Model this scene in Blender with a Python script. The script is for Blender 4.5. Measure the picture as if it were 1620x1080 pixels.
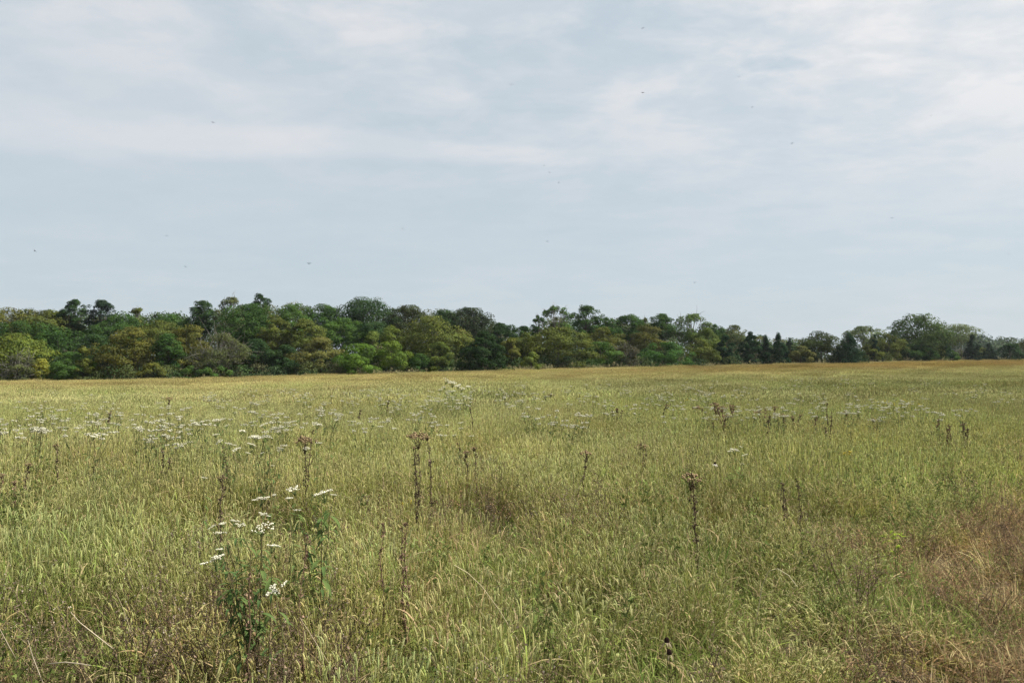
import bpy, math
import numpy as np

# ------------------------------------------------------------------ camera, sky, sun, exposure
sc = bpy.context.scene
for o in list(bpy.data.objects):
    bpy.data.objects.remove(o)
C = sc.collection
F = 1215.0                                  # focal length in photo pixels (27 mm on 36 mm)
HORIZON = 590.0
PITCH = math.atan((HORIZON - 540.0) / F)
EYE = 1.6
cam_d = bpy.data.cameras.new('camera')
cam_d.lens = 27.0; cam_d.sensor_width = 36.0
cam_d.clip_start = 0.05; cam_d.clip_end = 9000.0
cam = bpy.data.objects.new('camera', cam_d); C.objects.link(cam)
cam.location = (0, 0, EYE)
cam.rotation_euler = (math.pi / 2 + PITCH, 0, 0)
sc.camera = cam

SUN_EL = math.radians(50.0)
SUN_AZ = math.radians(80.0)                 # to the right of straight ahead
sun_dir = np.array([math.sin(SUN_AZ) * math.cos(SUN_EL), math.cos(SUN_AZ) * math.cos(SUN_EL), math.sin(SUN_EL)])

class NB:
    """small node-building helper"""
    def __init__(s, tree): s.t = tree; s.n = tree.nodes; s.l = tree.links
    def node(s, typ, **kw):
        n = s.n.new(typ)
        for k, v in kw.items(): setattr(n, k, v)
        return n
    def put(s, sock, v):
        if hasattr(v, 'node'): s.l.new(v, sock)
        else: sock.default_value = v
    def m(s, op, a, b=0.0, c=None, clamp=False):
        n = s.node('ShaderNodeMath', operation=op, use_clamp=clamp)
        s.put(n.inputs[0], a); s.put(n.inputs[1], b)
        if c is not None: s.put(n.inputs[2], c)
        return n.outputs[0]
    def rng(s, v, a, b, c=0.0, d=1.0, smooth=True):
        n = s.node('ShaderNodeMapRange'); n.clamp = True
        n.interpolation_type = 'SMOOTHSTEP' if smooth else 'LINEAR'
        s.put(n.inputs[0], v)
        for i, x in enumerate((a, b, c, d)): n.inputs[i + 1].default_value = x
        return n.outputs[0]
    def mix(s, f, a, b, mode='MIX'):
        n = s.node('ShaderNodeMix', data_type='RGBA', blend_type=mode)
        s.put(n.inputs[0], f); s.put(n.inputs[6], a); s.put(n.inputs[7], b)
        return n.outputs[2]
    def comb(s, x, y, z):
        n = s.node('ShaderNodeCombineXYZ')
        for i, v in enumerate((x, y, z)): s.put(n.inputs[i], v)
        return n.outputs[0]
    def noise(s, vec, scale, detail=5, rough=.55, dist=0.0):
        n = s.node('ShaderNodeTexNoise')
        s.put(n.inputs['Vector'], vec); n.inputs['Scale'].default_value = scale
        n.inputs['Detail'].default_value = detail; n.inputs['Roughness'].default_value = rough
        n.inputs['Distortion'].default_value = dist
        return n.outputs[0]

world = bpy.data.worlds.new('World'); sc.world = world; world.use_nodes = True
w = NB(world.node_tree); w.n.clear()
out = w.node('ShaderNodeOutputWorld'); bg = w.node('ShaderNodeBackground')
sky = w.node('ShaderNodeTexSky', sky_type='NISHITA')
sky.sun_disc = False; sky.sun_elevation = SUN_EL; sky.sun_rotation = SUN_AZ
sky.dust_density = 3.0; sky.air_density = 1.0; sky.ozone_density = 1.0
tc = w.node('ShaderNodeTexCoord'); sep = w.node('ShaderNodeSeparateXYZ')
w.l.new(tc.outputs['Generated'], sep.inputs[0])
X, Y, Z = sep.outputs
zc = w.m('ADD', w.m('MAXIMUM', Z, 0.0), 0.13)
cx = w.m('DIVIDE', X, zc); cy = w.m('DIVIDE', Y, zc)
cv = w.comb(w.m('MULTIPLY', cx, 0.80), cy, 0.37)                   # cloud layer seen in perspective, streaks run across
n1 = w.noise(cv, 1.25, 8, .60, .15)
n2 = w.noise(w.comb(w.m('MULTIPLY', cx, 1.0), w.m('MULTIPLY', cy, 1.25), 4.2), 3.2, 8, .62, .2)
blue = w.mix(1.0, sky.outputs[0], (0.085, 0.085, 0.085, 1), 'MULTIPLY')
veil = w.mix(0.80, blue, (0.510, 0.588, 0.640, 1))                 # thin high veil over the blue
cover = w.m('ADD', w.m('MULTIPLY', w.rng(n1, .34, .70), .60), w.m('MULTIPLY', w.rng(n2, .36, .68), .68), clamp=True)
high = w.rng(w.m('ADD', Z, w.m('MULTIPLY', X, .12)), .16, .44)
cover = w.m('MULTIPLY', cover, w.m('ADD', .17, w.m('MULTIPLY', high, .83)))
# long wind-drawn band of cloud low in the view
yy = w.m('MAXIMUM', Y, .04)
az = w.m('DIVIDE', X, yy); el = w.m('DIVIDE', Z, yy)
elc = w.m('SUBTRACT', .288, w.m('MULTIPLY', az, .052))
wob = w.m('MULTIPLY', w.m('SUBTRACT', w.noise(w.comb(w.m('MULTIPLY', az, 2.0), w.m('MULTIPLY', el, 9.0), 1.3), 2.4, 5, .6), .5), .05)
half = w.m('MINIMUM', w.m('MAXIMUM', w.m('SUBTRACT', .0125, w.m('MULTIPLY', az, .033)), .003), .036)
tt = w.m('DIVIDE', w.m('ADD', w.m('SUBTRACT', el, elc), wob), half)
band = w.m('MULTIPLY', w.rng(tt, -1.45, -.3), w.rng(tt, 1.7, .0))
band = w.m('MULTIPLY', band, w.rng(az, .28, -.05))
band = w.m('MULTIPLY', band, w.rng(Y, .1, .4))
cover = w.m('ADD', cover, w.m('MULTIPLY', band, .36), clamp=True)
def puff(a0, e0, ra, re):
    dx = w.m('DIVIDE', w.m('SUBTRACT', az, a0), ra); dy = w.m('DIVIDE', w.m('SUBTRACT', el, e0), re)
    r2 = w.m('ADD', w.m('MULTIPLY', dx, dx), w.m('MULTIPLY', dy, dy))
    nn = w.noise(w.comb(w.m('MULTIPLY', az, 1.6), w.m('MULTIPLY', el, 3.0), 7.7), 9.0, 6, .6)
    return w.m('MULTIPLY', w.rng(w.m('ADD', r2, w.m('MULTIPLY', w.m('SUBTRACT', nn, .5), 3.2)), 1.0, 0.0), w.rng(Y, .1, .4))
cover = w.m('SUBTRACT', cover, w.m('MULTIPLY', puff(.350, .408, .055, .013), .42), clamp=True)
cover = w.m('ADD', cover, w.m('MULTIPLY', puff(.415, .420, .05, .018), .28), clamp=True)
dt = w.node('ShaderNodeVectorMath', operation='DOT_PRODUCT')
w.l.new(tc.outputs['Generated'], dt.inputs[0]); dt.inputs[1].default_value = tuple(sun_dir)
glow = w.m('POWER', w.m('MAXIMUM', dt.outputs['Value'], 0.0), 3.0)  # thin cloud is brighter towards the sun behind it
white = w.mix(glow, (0.655, 0.652, 0.675, 1), (0.90, 0.885, 0.855, 1))
col = w.mix(cover, veil, white)
w.l.new(col, bg.inputs[0]); bg.inputs[1].default_value = 0.56
w.l.new(bg.outputs[0], out.inputs[0])

sun_d = bpy.data.lights.new('sun', 'SUN'); sun_d.energy = 5.0; sun_d.angle = math.radians(1.2)
sun_d.color = (1.0, 0.95, 0.86)
sun = bpy.data.objects.new('sun', sun_d); C.objects.link(sun)
from mathutils import Vector
sun.rotation_euler = Vector(tuple(sun_dir)).to_track_quat('Z', 'Y').to_euler()
sun.location = (40, 40, 60)

vs = sc.view_settings
vs.view_transform = 'Standard'; vs.look = 'None'; vs.exposure = 1.1; vs.gamma = 1.0
sc.render.engine = 'CYCLES'
cy_ = sc.cycles
cy_.max_bounces = 6; cy_.diffuse_bounces = 3; cy_.glossy_bounces = 2; cy_.transmission_bounces = 4
cy_.volume_bounces = 0; cy_.transparent_max_bounces = 4
cy_.use_adaptive_sampling = True; cy_.adaptive_threshold = .02; cy_.use_denoising = True; cy_.denoiser = 'OPENIMAGEDENOISE'
cy_.caustics_reflective = False; cy_.caustics_refractive = False

R = np.random.default_rng(7)

# ------------------------------------------------------------------ helpers
cp, sp = math.cos(PITCH), math.sin(PITCH)
def pix(u, v, y):
    """world point seen at photo pixel (u, v) at depth y in front of the camera"""
    a = (u - 810.0) / F; b = (540.0 - v) / F
    dy = cp - b * sp; dz = sp + b * cp
    t = y / dy
    return np.array([a * t, y, EYE + dz * t])

def h2(ix, iy, seed):
    n = (ix.astype(np.int64) * 374761393 + iy.astype(np.int64) * 668265263 + seed * 974711) & 0xffffffff
    n = ((n ^ (n >> 13)) * 1274126177) & 0xffffffff
    n = n ^ (n >> 16)
    return (n & 0xffff) / 65535.0
def vnoise(x, y, seed=0):
    x = np.asarray(x, float); y = np.asarray(y, float)
    ix = np.floor(x); iy = np.floor(y); fx = x - ix; fy = y - iy
    fx = fx * fx * (3 - 2 * fx); fy = fy * fy * (3 - 2 * fy)
    a = h2(ix, iy, seed); b = h2(ix + 1, iy, seed); c = h2(ix, iy + 1, seed); d = h2(ix + 1, iy + 1, seed)
    return (a * (1 - fx) + b * fx) * (1 - fy) + (c * (1 - fx) + d * fx) * fy
def fbm(x, y, seed=0, oct=4):
    s = 0; a = 1; t = 0
    for k in range(oct):
        s = s + a * vnoise(np.asarray(x) * 2 ** k + 17.3 * k, np.asarray(y) * 2 ** k - 9.1 * k, seed + k); t += a; a *= .55
    return s / t
def sstep(a, b, x):
    t = np.clip((np.asarray(x, float) - a) / (b - a), 0, 1); return t * t * (3 - 2 * t)

# field edge: depth and height for each bearing, read off the photograph
EU = np.array([-400, 0, 200, 400, 600, 810, 1000, 1200, 1400, 1500, 1620, 2000.])
ED = np.array([86, 88, 90, 92, 96, 100, 108, 120, 132, 145, 165, 200.])
EV = np.array([607, 604, 602, 597.5, 592.5, 586, 582, 577.5, 573, 571, 569, 565.])
EA = (EU - 810) / F
EZ = np.array([pix(u, v, d)[2] - .52 for u, v, d in zip(EU, EV, ED)])
def edge_depth(a): return np.interp(a, EA, ED)
def ground(x, y):
    x = np.asarray(x, float); y = np.asarray(y, float)
    yy = np.maximum(y, .5); a = np.clip(x / yy, -1.0, 1.0)
    D = np.interp(a, EA, ED); ze = np.interp(a, EA, EZ)
    t = np.clip(yy / D, 0, 1.6)
    z = ze * np.where(t < 1, t ** 1.6, 1 + (t - 1) * .7)
    return np.where(y < 0, 0, z)

def tag(o, label=None, cat=None, group=None, kind=None):
    if label: o['label'] = label
    if cat: o['category'] = cat
    if group: o['group'] = group
    if kind: o['kind'] = kind
    return o
def empty(name, loc, label=None, cat=None, group=None):
    o = bpy.data.objects.new(name, None); C.objects.link(o); o.location = tuple(loc)
    o.empty_display_size = .2
    return tag(o, label, cat, group)

class Geo:
    """collects quads and triangles with a colour per vertex; build() makes one mesh"""
    def __init__(s): s.v = []; s.q = []; s.t = []; s.c = []; s.n = 0
    def add(s, v, q=None, t=None, c=(1, 1, 1)):
        v = np.asarray(v, float).reshape(-1, 3)
        if q is not None: s.q.append(np.asarray(q, np.int64).reshape(-1, 4) + s.n)
        if t is not None: s.t.append(np.asarray(t, np.int64).reshape(-1, 3) + s.n)
        c = np.asarray(c, float)
        if c.ndim == 1: c = np.tile(c, (len(v), 1))
        s.v.append(v); s.c.append(c); s.n += len(v)
    def tube(s, pts, rad, sides=4, c=(1, 1, 1), cap=True):
        p = np.asarray(pts, float); n = len(p); r = np.broadcast_to(np.asarray(rad, float), (n,))
        d = np.gradient(p, axis=0); d /= np.linalg.norm(d, axis=1)[:, None] + 1e-9
        ref = np.array([1., 0, 0]) if abs(d[:, 0]).mean() < .8 else np.array([0, 1., 0])
        a = np.cross(d, ref); a /= np.linalg.norm(a, axis=1)[:, None] + 1e-9
        b = np.cross(d, a)
        th = np.arange(sides) * 2 * math.pi / sides
        ring = p[:, None] + r[:, None, None] * (np.cos(th)[None, :, None] * a[:, None] + np.sin(th)[None, :, None] * b[:, None])
        i = np.arange(n - 1)[:, None] * sides; j = np.arange(sides)[None]
        k = (j + 1) % sides
        q = np.stack([i + j, i + k, i + k + sides, i + j + sides], -1).reshape(-1, 4)
        v = ring.reshape(-1, 3)
        if np.asarray(c).ndim == 2: c = np.repeat(np.asarray(c), sides, 0)
        s.add(v, q, None, c)
        if cap:
            base = s.n - sides
            s.t.append(np.array([[base, base + x, base + x + 1] for x in range(1, sides - 1)], np.int64))
    def blade(s, base, azm, elev, L, width, droop, c, seg=4, twist=0.0):
        """a grass blade: a bending strip that narrows to a tip"""
        p = np.array(base, float); e = elev; d = np.array([math.cos(azm), math.sin(azm), 0.])
        side = np.array([-d[1], d[0], 0.])
        side = side * math.cos(twist) + np.array([0, 0, 1.]) * math.sin(twist)
        pts = [p.copy()]
        for k in range(seg):
            p = p + (d * math.cos(e) + np.array([0, 0, math.sin(e)])) * L / seg
            e -= droop / seg; pts.append(p.copy())
        pts = np.array(pts); wd = width * .5 * np.array([.7, 1., .9, .6, .35, .2][:seg])
        v = np.concatenate([pts[:-1] - side * wd[:, None], pts[:-1] + side * wd[:, None], pts[-1:]])
        q = [[k, seg + k, seg + k + 1, k + 1] for k in range(seg - 1)]
        t = [[seg - 1, 2 * seg - 1, 2 * seg]]
        s.add(v, q, t, c)
    def leaves(s, ctr, nrm, size, aspect, c, rng):
        """many small rhombic leaf faces"""
        n = len(ctr); nrm = nrm / (np.linalg.norm(nrm, axis=1)[:, None] + 1e-9)
        a = np.cross(nrm, rng.normal(size=(n, 3))); a /= np.linalg.norm(a, axis=1)[:, None] + 1e-9
        b = np.cross(nrm, a)
        sz = np.broadcast_to(size, (n,))[:, None]
        fold = nrm * sz * .18
        v = np.stack([ctr - a * sz * .5, ctr + b * sz * .5 * aspect - fold, ctr + a * sz * .5, ctr - b * sz * .5 * aspect - fold], 1).reshape(-1, 3)
        q = np.arange(4 * n).reshape(-1, 4)
        c = np.asarray(c, float)
        if c.ndim == 2: c = np.repeat(c, 4, 0)
        s.add(v, q, None, c)
    def build(s, name, mat, smooth=False):
        v = np.concatenate(s.v); c = np.concatenate(s.c)
        q = np.concatenate(s.q) if s.q else np.zeros((0, 4), np.int64)
        t = np.concatenate(s.t) if s.t else np.zeros((0, 3), np.int64)
        me = bpy.data.meshes.new(name)
        me.vertices.add(len(v)); me.vertices.foreach_set('co', v.astype(np.float32).ravel())
        nl = q.size + t.size
        me.loops.add(nl); me.loops.foreach_set('vertex_index', np.concatenate([q.ravel(), t.ravel()]).astype(np.int32))
        me.polygons.add(len(q) + len(t))
        st = np.concatenate([np.arange(len(q)) * 4, q.size + np.arange(len(t)) * 3]).astype(np.int32)
        me.polygons.foreach_set('loop_start', st)
        if smooth: me.polygons.foreach_set('use_smooth', np.ones(len(q) + len(t), bool))
        at = me.attributes.new('tone', 'FLOAT_COLOR', 'POINT')
        at.data.foreach_set('color', np.concatenate([c, np.ones((len(c), 1))], 1).astype(np.float32).ravel())
        me.update(calc_edges=True)
        me.materials.append(mat)
        return me
def obj(name, me, parent=None, loc=None):
    o = bpy.data.objects.new(name, me); C.objects.link(o)
    if parent is not None: o.parent = parent
    if loc is not None: o.location = tuple(loc)
    return o

# ------------------------------------------------------------------ materials
def plant_mat(name, trans=.35, source='tone', rough=None, tint_obj=False, tint_inst=False, gloss=0.0):
    m = bpy.data.materials.new(name); m.use_nodes = True; b = NB(m.node_tree); b.n.clear()
    o = b.node('ShaderNodeOutputMaterial')
    a = b.node('ShaderNodeAttribute'); a.attribute_name = 'tone'; c = a.outputs['Color']
    if tint_inst:
        i = b.node('ShaderNodeAttribute'); i.attribute_type = 'INSTANCER'; i.attribute_name = 'tint'
        c = b.mix(1.0, c, i.outputs['Color'], 'MULTIPLY')
    if tint_obj:
        i = b.node('ShaderNodeObjectInfo'); c = b.mix(1.0, c, i.outputs['Color'], 'MULTIPLY')
        g = b.node('ShaderNodeNewGeometry')
        nz = b.noise(g.outputs['Position'], .55, 3, .6)
        c = b.mix(1.0, c, b.mix(b.rng(nz, .3, .7), (.80, .84, .84, 1), (1.22, 1.18, 1.0, 1)), 'MULTIPLY')
    d = b.node('ShaderNodeBsdfDiffuse'); b.l.new(c, d.inputs[0]); sh = d.outputs[0]
    if trans:
        t = b.node('ShaderNodeBsdfTranslucent'); b.l.new(c, t.inputs[0])
        x = b.node('ShaderNodeMixShader'); x.inputs[0].default_value = trans
        b.l.new(sh, x.inputs[1]); b.l.new(t.outputs[0], x.inputs[2]); sh = x.outputs[0]
    if gloss:
        gl = b.node('ShaderNodeBsdfGlossy'); gl.inputs['Roughness'].default_value = .45
        x = b.node('ShaderNodeMixShader'); x.inputs[0].default_value = gloss
        b.l.new(sh, x.inputs[1]); b.l.new(gl.outputs[0], x.inputs[2]); sh = x.outputs[0]
    b.l.new(sh, o.inputs[0])
    return m
M_GRASS = plant_mat('meadow_grass', .40, tint_inst=True)
M_LEAF = plant_mat('tree_foliage', .27, tint_obj=True)
M_BARK = plant_mat('bark', 0, tint_obj=False)
M_PLANT = plant_mat('plant', .42)
M_FLOWER = plant_mat('flower', .35)
M_DEAD = plant_mat('dead_stem', .12)
M_WOOD = plant_mat('wood_mass', .25)
M_BIRD = plant_mat('bird', 0)

mg = bpy.data.materials.new('soil_and_thatch'); mg.use_nodes = True
b = NB(mg.node_tree); bs = b.n['Principled BSDF']; g = b.node('ShaderNodeNewGeometry')
na = b.noise(g.outputs['Position'], .35, 5, .6); nb_ = b.noise(g.outputs['Position'], 14, 5, .7)
c1 = b.mix(b.rng(na, .35, .65), (.115, .10, .045, 1), (.15, .115, .06, 1))
c1 = b.mix(b.rng(nb_, .35, .7), c1, (.055, .045, .025, 1))
b.l.new(c1, bs.inputs['Base Color']); bs.inputs['Roughness'].default_value = 1.0
bs.inputs['Specular IOR Level'].default_value = .1
bp = b.node('ShaderNodeBump'); bp.inputs['Strength'].default_value = .8; bp.inputs['Distance'].default_value = .05
b.l.new(nb_, bp.inputs['Height']); b.l.new(bp.outputs[0], bs.inputs['Normal'])

# ------------------------------------------------------------------ ground: one sheet to the horizon
def axis(n0, step0, grow, lim):
    a = [0.0]; s = step0
    while a[-1] < lim:
        a.append(a[-1] + s)
        if a[-1] > n0: s *= grow
    return np.array(a)
ax = axis(14, .7, 1.09, 4200); xs = np.concatenate([-ax[:0:-1], ax])
ys = np.concatenate([-axis(4, 2.0, 1.5, 400)[:0:-1], axis(16, .7, 1.06, 4200)])
gx, gy = np.meshgrid(xs, ys)
gz = ground(gx, gy)
nx, ny = len(xs), len(ys)
ii, jj = np.meshgrid(np.arange(nx - 1), np.arange(ny - 1)); k = (jj * nx + ii).ravel()
G = Geo(); G.add(np.stack([gx, gy, gz], -1).reshape(-1, 3), np.stack([k, k + 1, k + nx + 1, k + nx], -1))
tag(obj('ground', G.build('ground', mg, True)), kind='structure')

# ------------------------------------------------------------------ trees
def profile(kind, t):
    t = np.asarray(t, float)
    if kind == 'cedar': return np.where(t < .12, .75 + t * 2.0, np.clip(1.0 - (t - .12) / .88, 0, 1) ** .85)
    if kind == 'dome': return np.where(t < .3, .85 + .5 * t, np.sqrt(np.clip(1 - ((t - .3) / .7) ** 2, 0, 1)))
    if kind == 'tall': return np.where(t < .55, .45 + .55 * (t / .55), np.sqrt(np.clip(1 - ((t - .55) / .47) ** 2, 0, 1)))
    if kind == 'ball': return np.sqrt(np.clip(1 - ((t - .48) / .55) ** 2, 0, 1))
    if kind == 'crown': return np.where(t < .58, .7 + .3 * (t / .58), np.sqrt(np.clip(1 - ((t - .58) / .44) ** 2, 0, 1)))
    if kind == 'cone': return np.where(t < .2, .95, np.clip(1 - (t - .2) / .8, 0, 1) ** .62)
    return np.where(t < .38, .72 + .7 * t, np.sqrt(np.clip(1 - ((t - .38) / .64) ** 2, 0, 1)))

def build_tree(name, label, u, vtop, wpx, off, kind, colr, group, cat='tree', looseness=0.0, z0=0.0, vbase=None):
    rng = np.random.default_rng(int(abs(u) * 37 + vtop * 101 + wpx))
    D = float(np.interp((u - 810) / F, EA, ED)) + off
    p = pix(u, vtop, D); zb = float(ground(p[0], p[1]))
    H = max(1.2, p[2] - zb); W = wpx * D / F * (1.12 if kind in ('cedar', 'tall', 'airy') else 1.2 if u < 1130 else 1.05)
    root = empty(name, (p[0], p[1], zb), label, cat, group)
    cr = Geo(); tr = Geo()
    shape = 'cedar' if kind == 'cedar' else 'cone' if kind == 'pyramid' else 'tall' if kind in ('tall', 'airy') else 'crown' if off > 18 else 'dome' if kind in ('bush', 'layered') else 'round'
    t0 = {'tall': .12, 'airy': .15, 'bare': .10}.get(kind, .02)
    if kind in ('cedar', 'pyramid'): t0 = .0
    back = off > 19
    if back: t0 = .48 if W > 4.5 else .6
    if back: shape = 'ball'
    area = W * H * (.62 if back else 1.0)
    L = int(np.clip({'cedar': 5.0, 'pyramid': 2.6, 'layered': 1.5, 'tall': 1.7, 'airy': 1.1, 'bare': .9}.get(kind, 1.7) * area, 30, 190))
    tt = rng.random(L * 4); keep = rng.random(L * 4) < profile(shape, tt) + .12
    tt = tt[keep][:L]; L = len(tt)
    tt[:3] = [.97, .93, .90]
    tp_ = tt.copy()
    tt = np.clip(t0 + tt * (1 - t0), 0, 1)
    if not back: tp_ = tt
    rl = W * rng.uniform(.075, .175, L) * {'cedar': .62, 'airy': .8, 'tall': .95, 'pyramid': .7}.get(kind, 1.0)
    if W > 8: rl *= .85
    if W < 4.5: rl *= 1.45 if kind != 'cedar' else 1.15
    rl = np.minimum(rl, H * .2)
    pr = profile(shape, tp_) * W / 2
    # uneven outline: the crown's reach changes with bearing and height
    th = rng.random(L) * 2 * math.pi
    wob = 1 + .22 * (vnoise(th * 1.3 + u, tt * 3.2, 3) - .5) * 2
    rr = np.maximum(pr * wob - rl * .45, 0) * np.sqrt(rng.uniform(.10, 1, L))
    cz = tt * H - rl * .45 * (tt > .6)
    cz = np.clip(cz, rl * .3, H - rl * .55)
    ctr = np.stack([np.cos(th) * rr, np.sin(th) * rr, cz], -1)
    ctr[:3, :2] *= .35
    flat = {'layered': .38, 'cedar': .9, 'airy': .8, 'bare': .6}.get(kind, .72)
    s_leaf = {'cedar': .18, 'pyramid': .19, 'layered': .17, 'bush': .18, 'airy': .22, 'bare': .17}.get(kind, .20) * np.clip(D / 105, .9, 1.8)
    cover = {'airy': 2.1, 'tall': 3.4, 'bare': 1.7, 'layered': 3.2, 'cedar': 4.0, 'pyramid': 4.2}.get(kind, 3.6) * (1 - looseness)
    cap = 10500
    want = cover * .85 * area * math.pi / s_leaf ** 2
    if want > cap: s_leaf *= min(1.45, math.sqrt(want / cap))
    n = int(np.clip(want, 400, cap))
    pl = rl ** 2 / (rl ** 2).sum()
    li = rng.choice(L, n, p=pl)
    outw = ctr.copy(); outw[:, 2] = 0; outw /= np.linalg.norm(outw, axis=1)[:, None] + .3
    d = rng.normal(size=(n, 3)) + np.array([0, 0, .55]) + outw[li] * .5
    d /= np.linalg.norm(d, axis=1)[:, None]
    rad = rl[li] * (.45 + .6 * rng.random(n) ** .6)
    pos = ctr[li] + d * rad[:, None] * np.array([1, 1, flat])
    if kind in ('layered', 'bare'):
        pos[:, 2] += rng.normal(size=n) * .08
    pos[:, 2] = np.clip(pos[:, 2], .08, H)
    cd = (pos - np.array([0, 0, H * .42])) / np.array([W / 2, W / 2, H * .55]); cd /= np.linalg.norm(cd, axis=1)[:, None] + .2
    nr = d * .75 + cd * .6 + rng.normal(size=(n, 3)) * .38 + np.array([0, 0, .15])
    br = np.exp(rng.normal(size=n) * .11)[:, None]
    lob = np.exp(rng.normal(size=L) * .13)[li][:, None]
    hue = rng.normal(size=n)[:, None] * .05 + .08 * (vnoise(pos[:, 0] * .9 + u, pos[:, 2] * .9, 8) - .4)[:, None]
    tone = br * lob * np.concatenate([1 + hue, np.ones((n, 1)), 1 - hue], 1)
    cr.leaves(pos, nr, s_leaf * rng.uniform(.7, 1.25, n), .72 if kind not in ('cedar',) else .5, tone, rng)
    # trunk and limbs
    bark = np.array({'bare': (.105, .10, .085), 'airy': (.11, .10, .08)}.get(kind, (.055, .050, .038)))
    tb = max(.07, H * .018)
    top = H * (.8 if kind in ('cedar', 'pyramid') else .68)
    zz = np.linspace(0, top, 6)
    bend = np.cumsum(rng.normal(size=(6, 2)) * .012 * H, 0); bend[0] = 0
    tp = np.concatenate([bend, zz[:, None]], 1); tp[0, 2] = -.15
    tr.tube(tp, tb * np.linspace(1.15, .3, 6), 6, bark)
    nl = L if kind in ('airy', 'tall', 'bare') else min(L, 26)
    for i in range(nl):
        c = ctr[i]; za = np.clip(c[2] * rng.uniform(.45, .75), .1 * H, top)
        a = np.array([np.interp(za, zz, tp[:, 0]), np.interp(za, zz, tp[:, 1]), za])
        mid = a * .5 + c * .5 + np.array([0, 0, -.06 * np.linalg.norm(c - a)]) + rng.normal(size=3) * .05
        tr.tube([a, mid, c], [tb * .28, tb * .18, tb * .06], 4, bark)
        if kind in ('bare', 'airy'):
            for k in range(9 if kind == 'bare' else 3):
                e = c + rng.normal(size=3) * rl[i] * .9 + np.array([0, 0, rl[i] * .4])
                tr.tube([mid * .35 + c * .65, (c + e) / 2 + rng.normal(size=3) * .06, e], [.035, .024, .012], 3, bark * 1.15)
    obj('trunk', tr.build('trunk', M_BARK, True), root)
    c = obj('crown', cr.build('crown', M_LEAF), root)
    c.color = (colr[0] * .86, colr[1] * .86, colr[2] * .80, 1.0)
    return root

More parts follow.
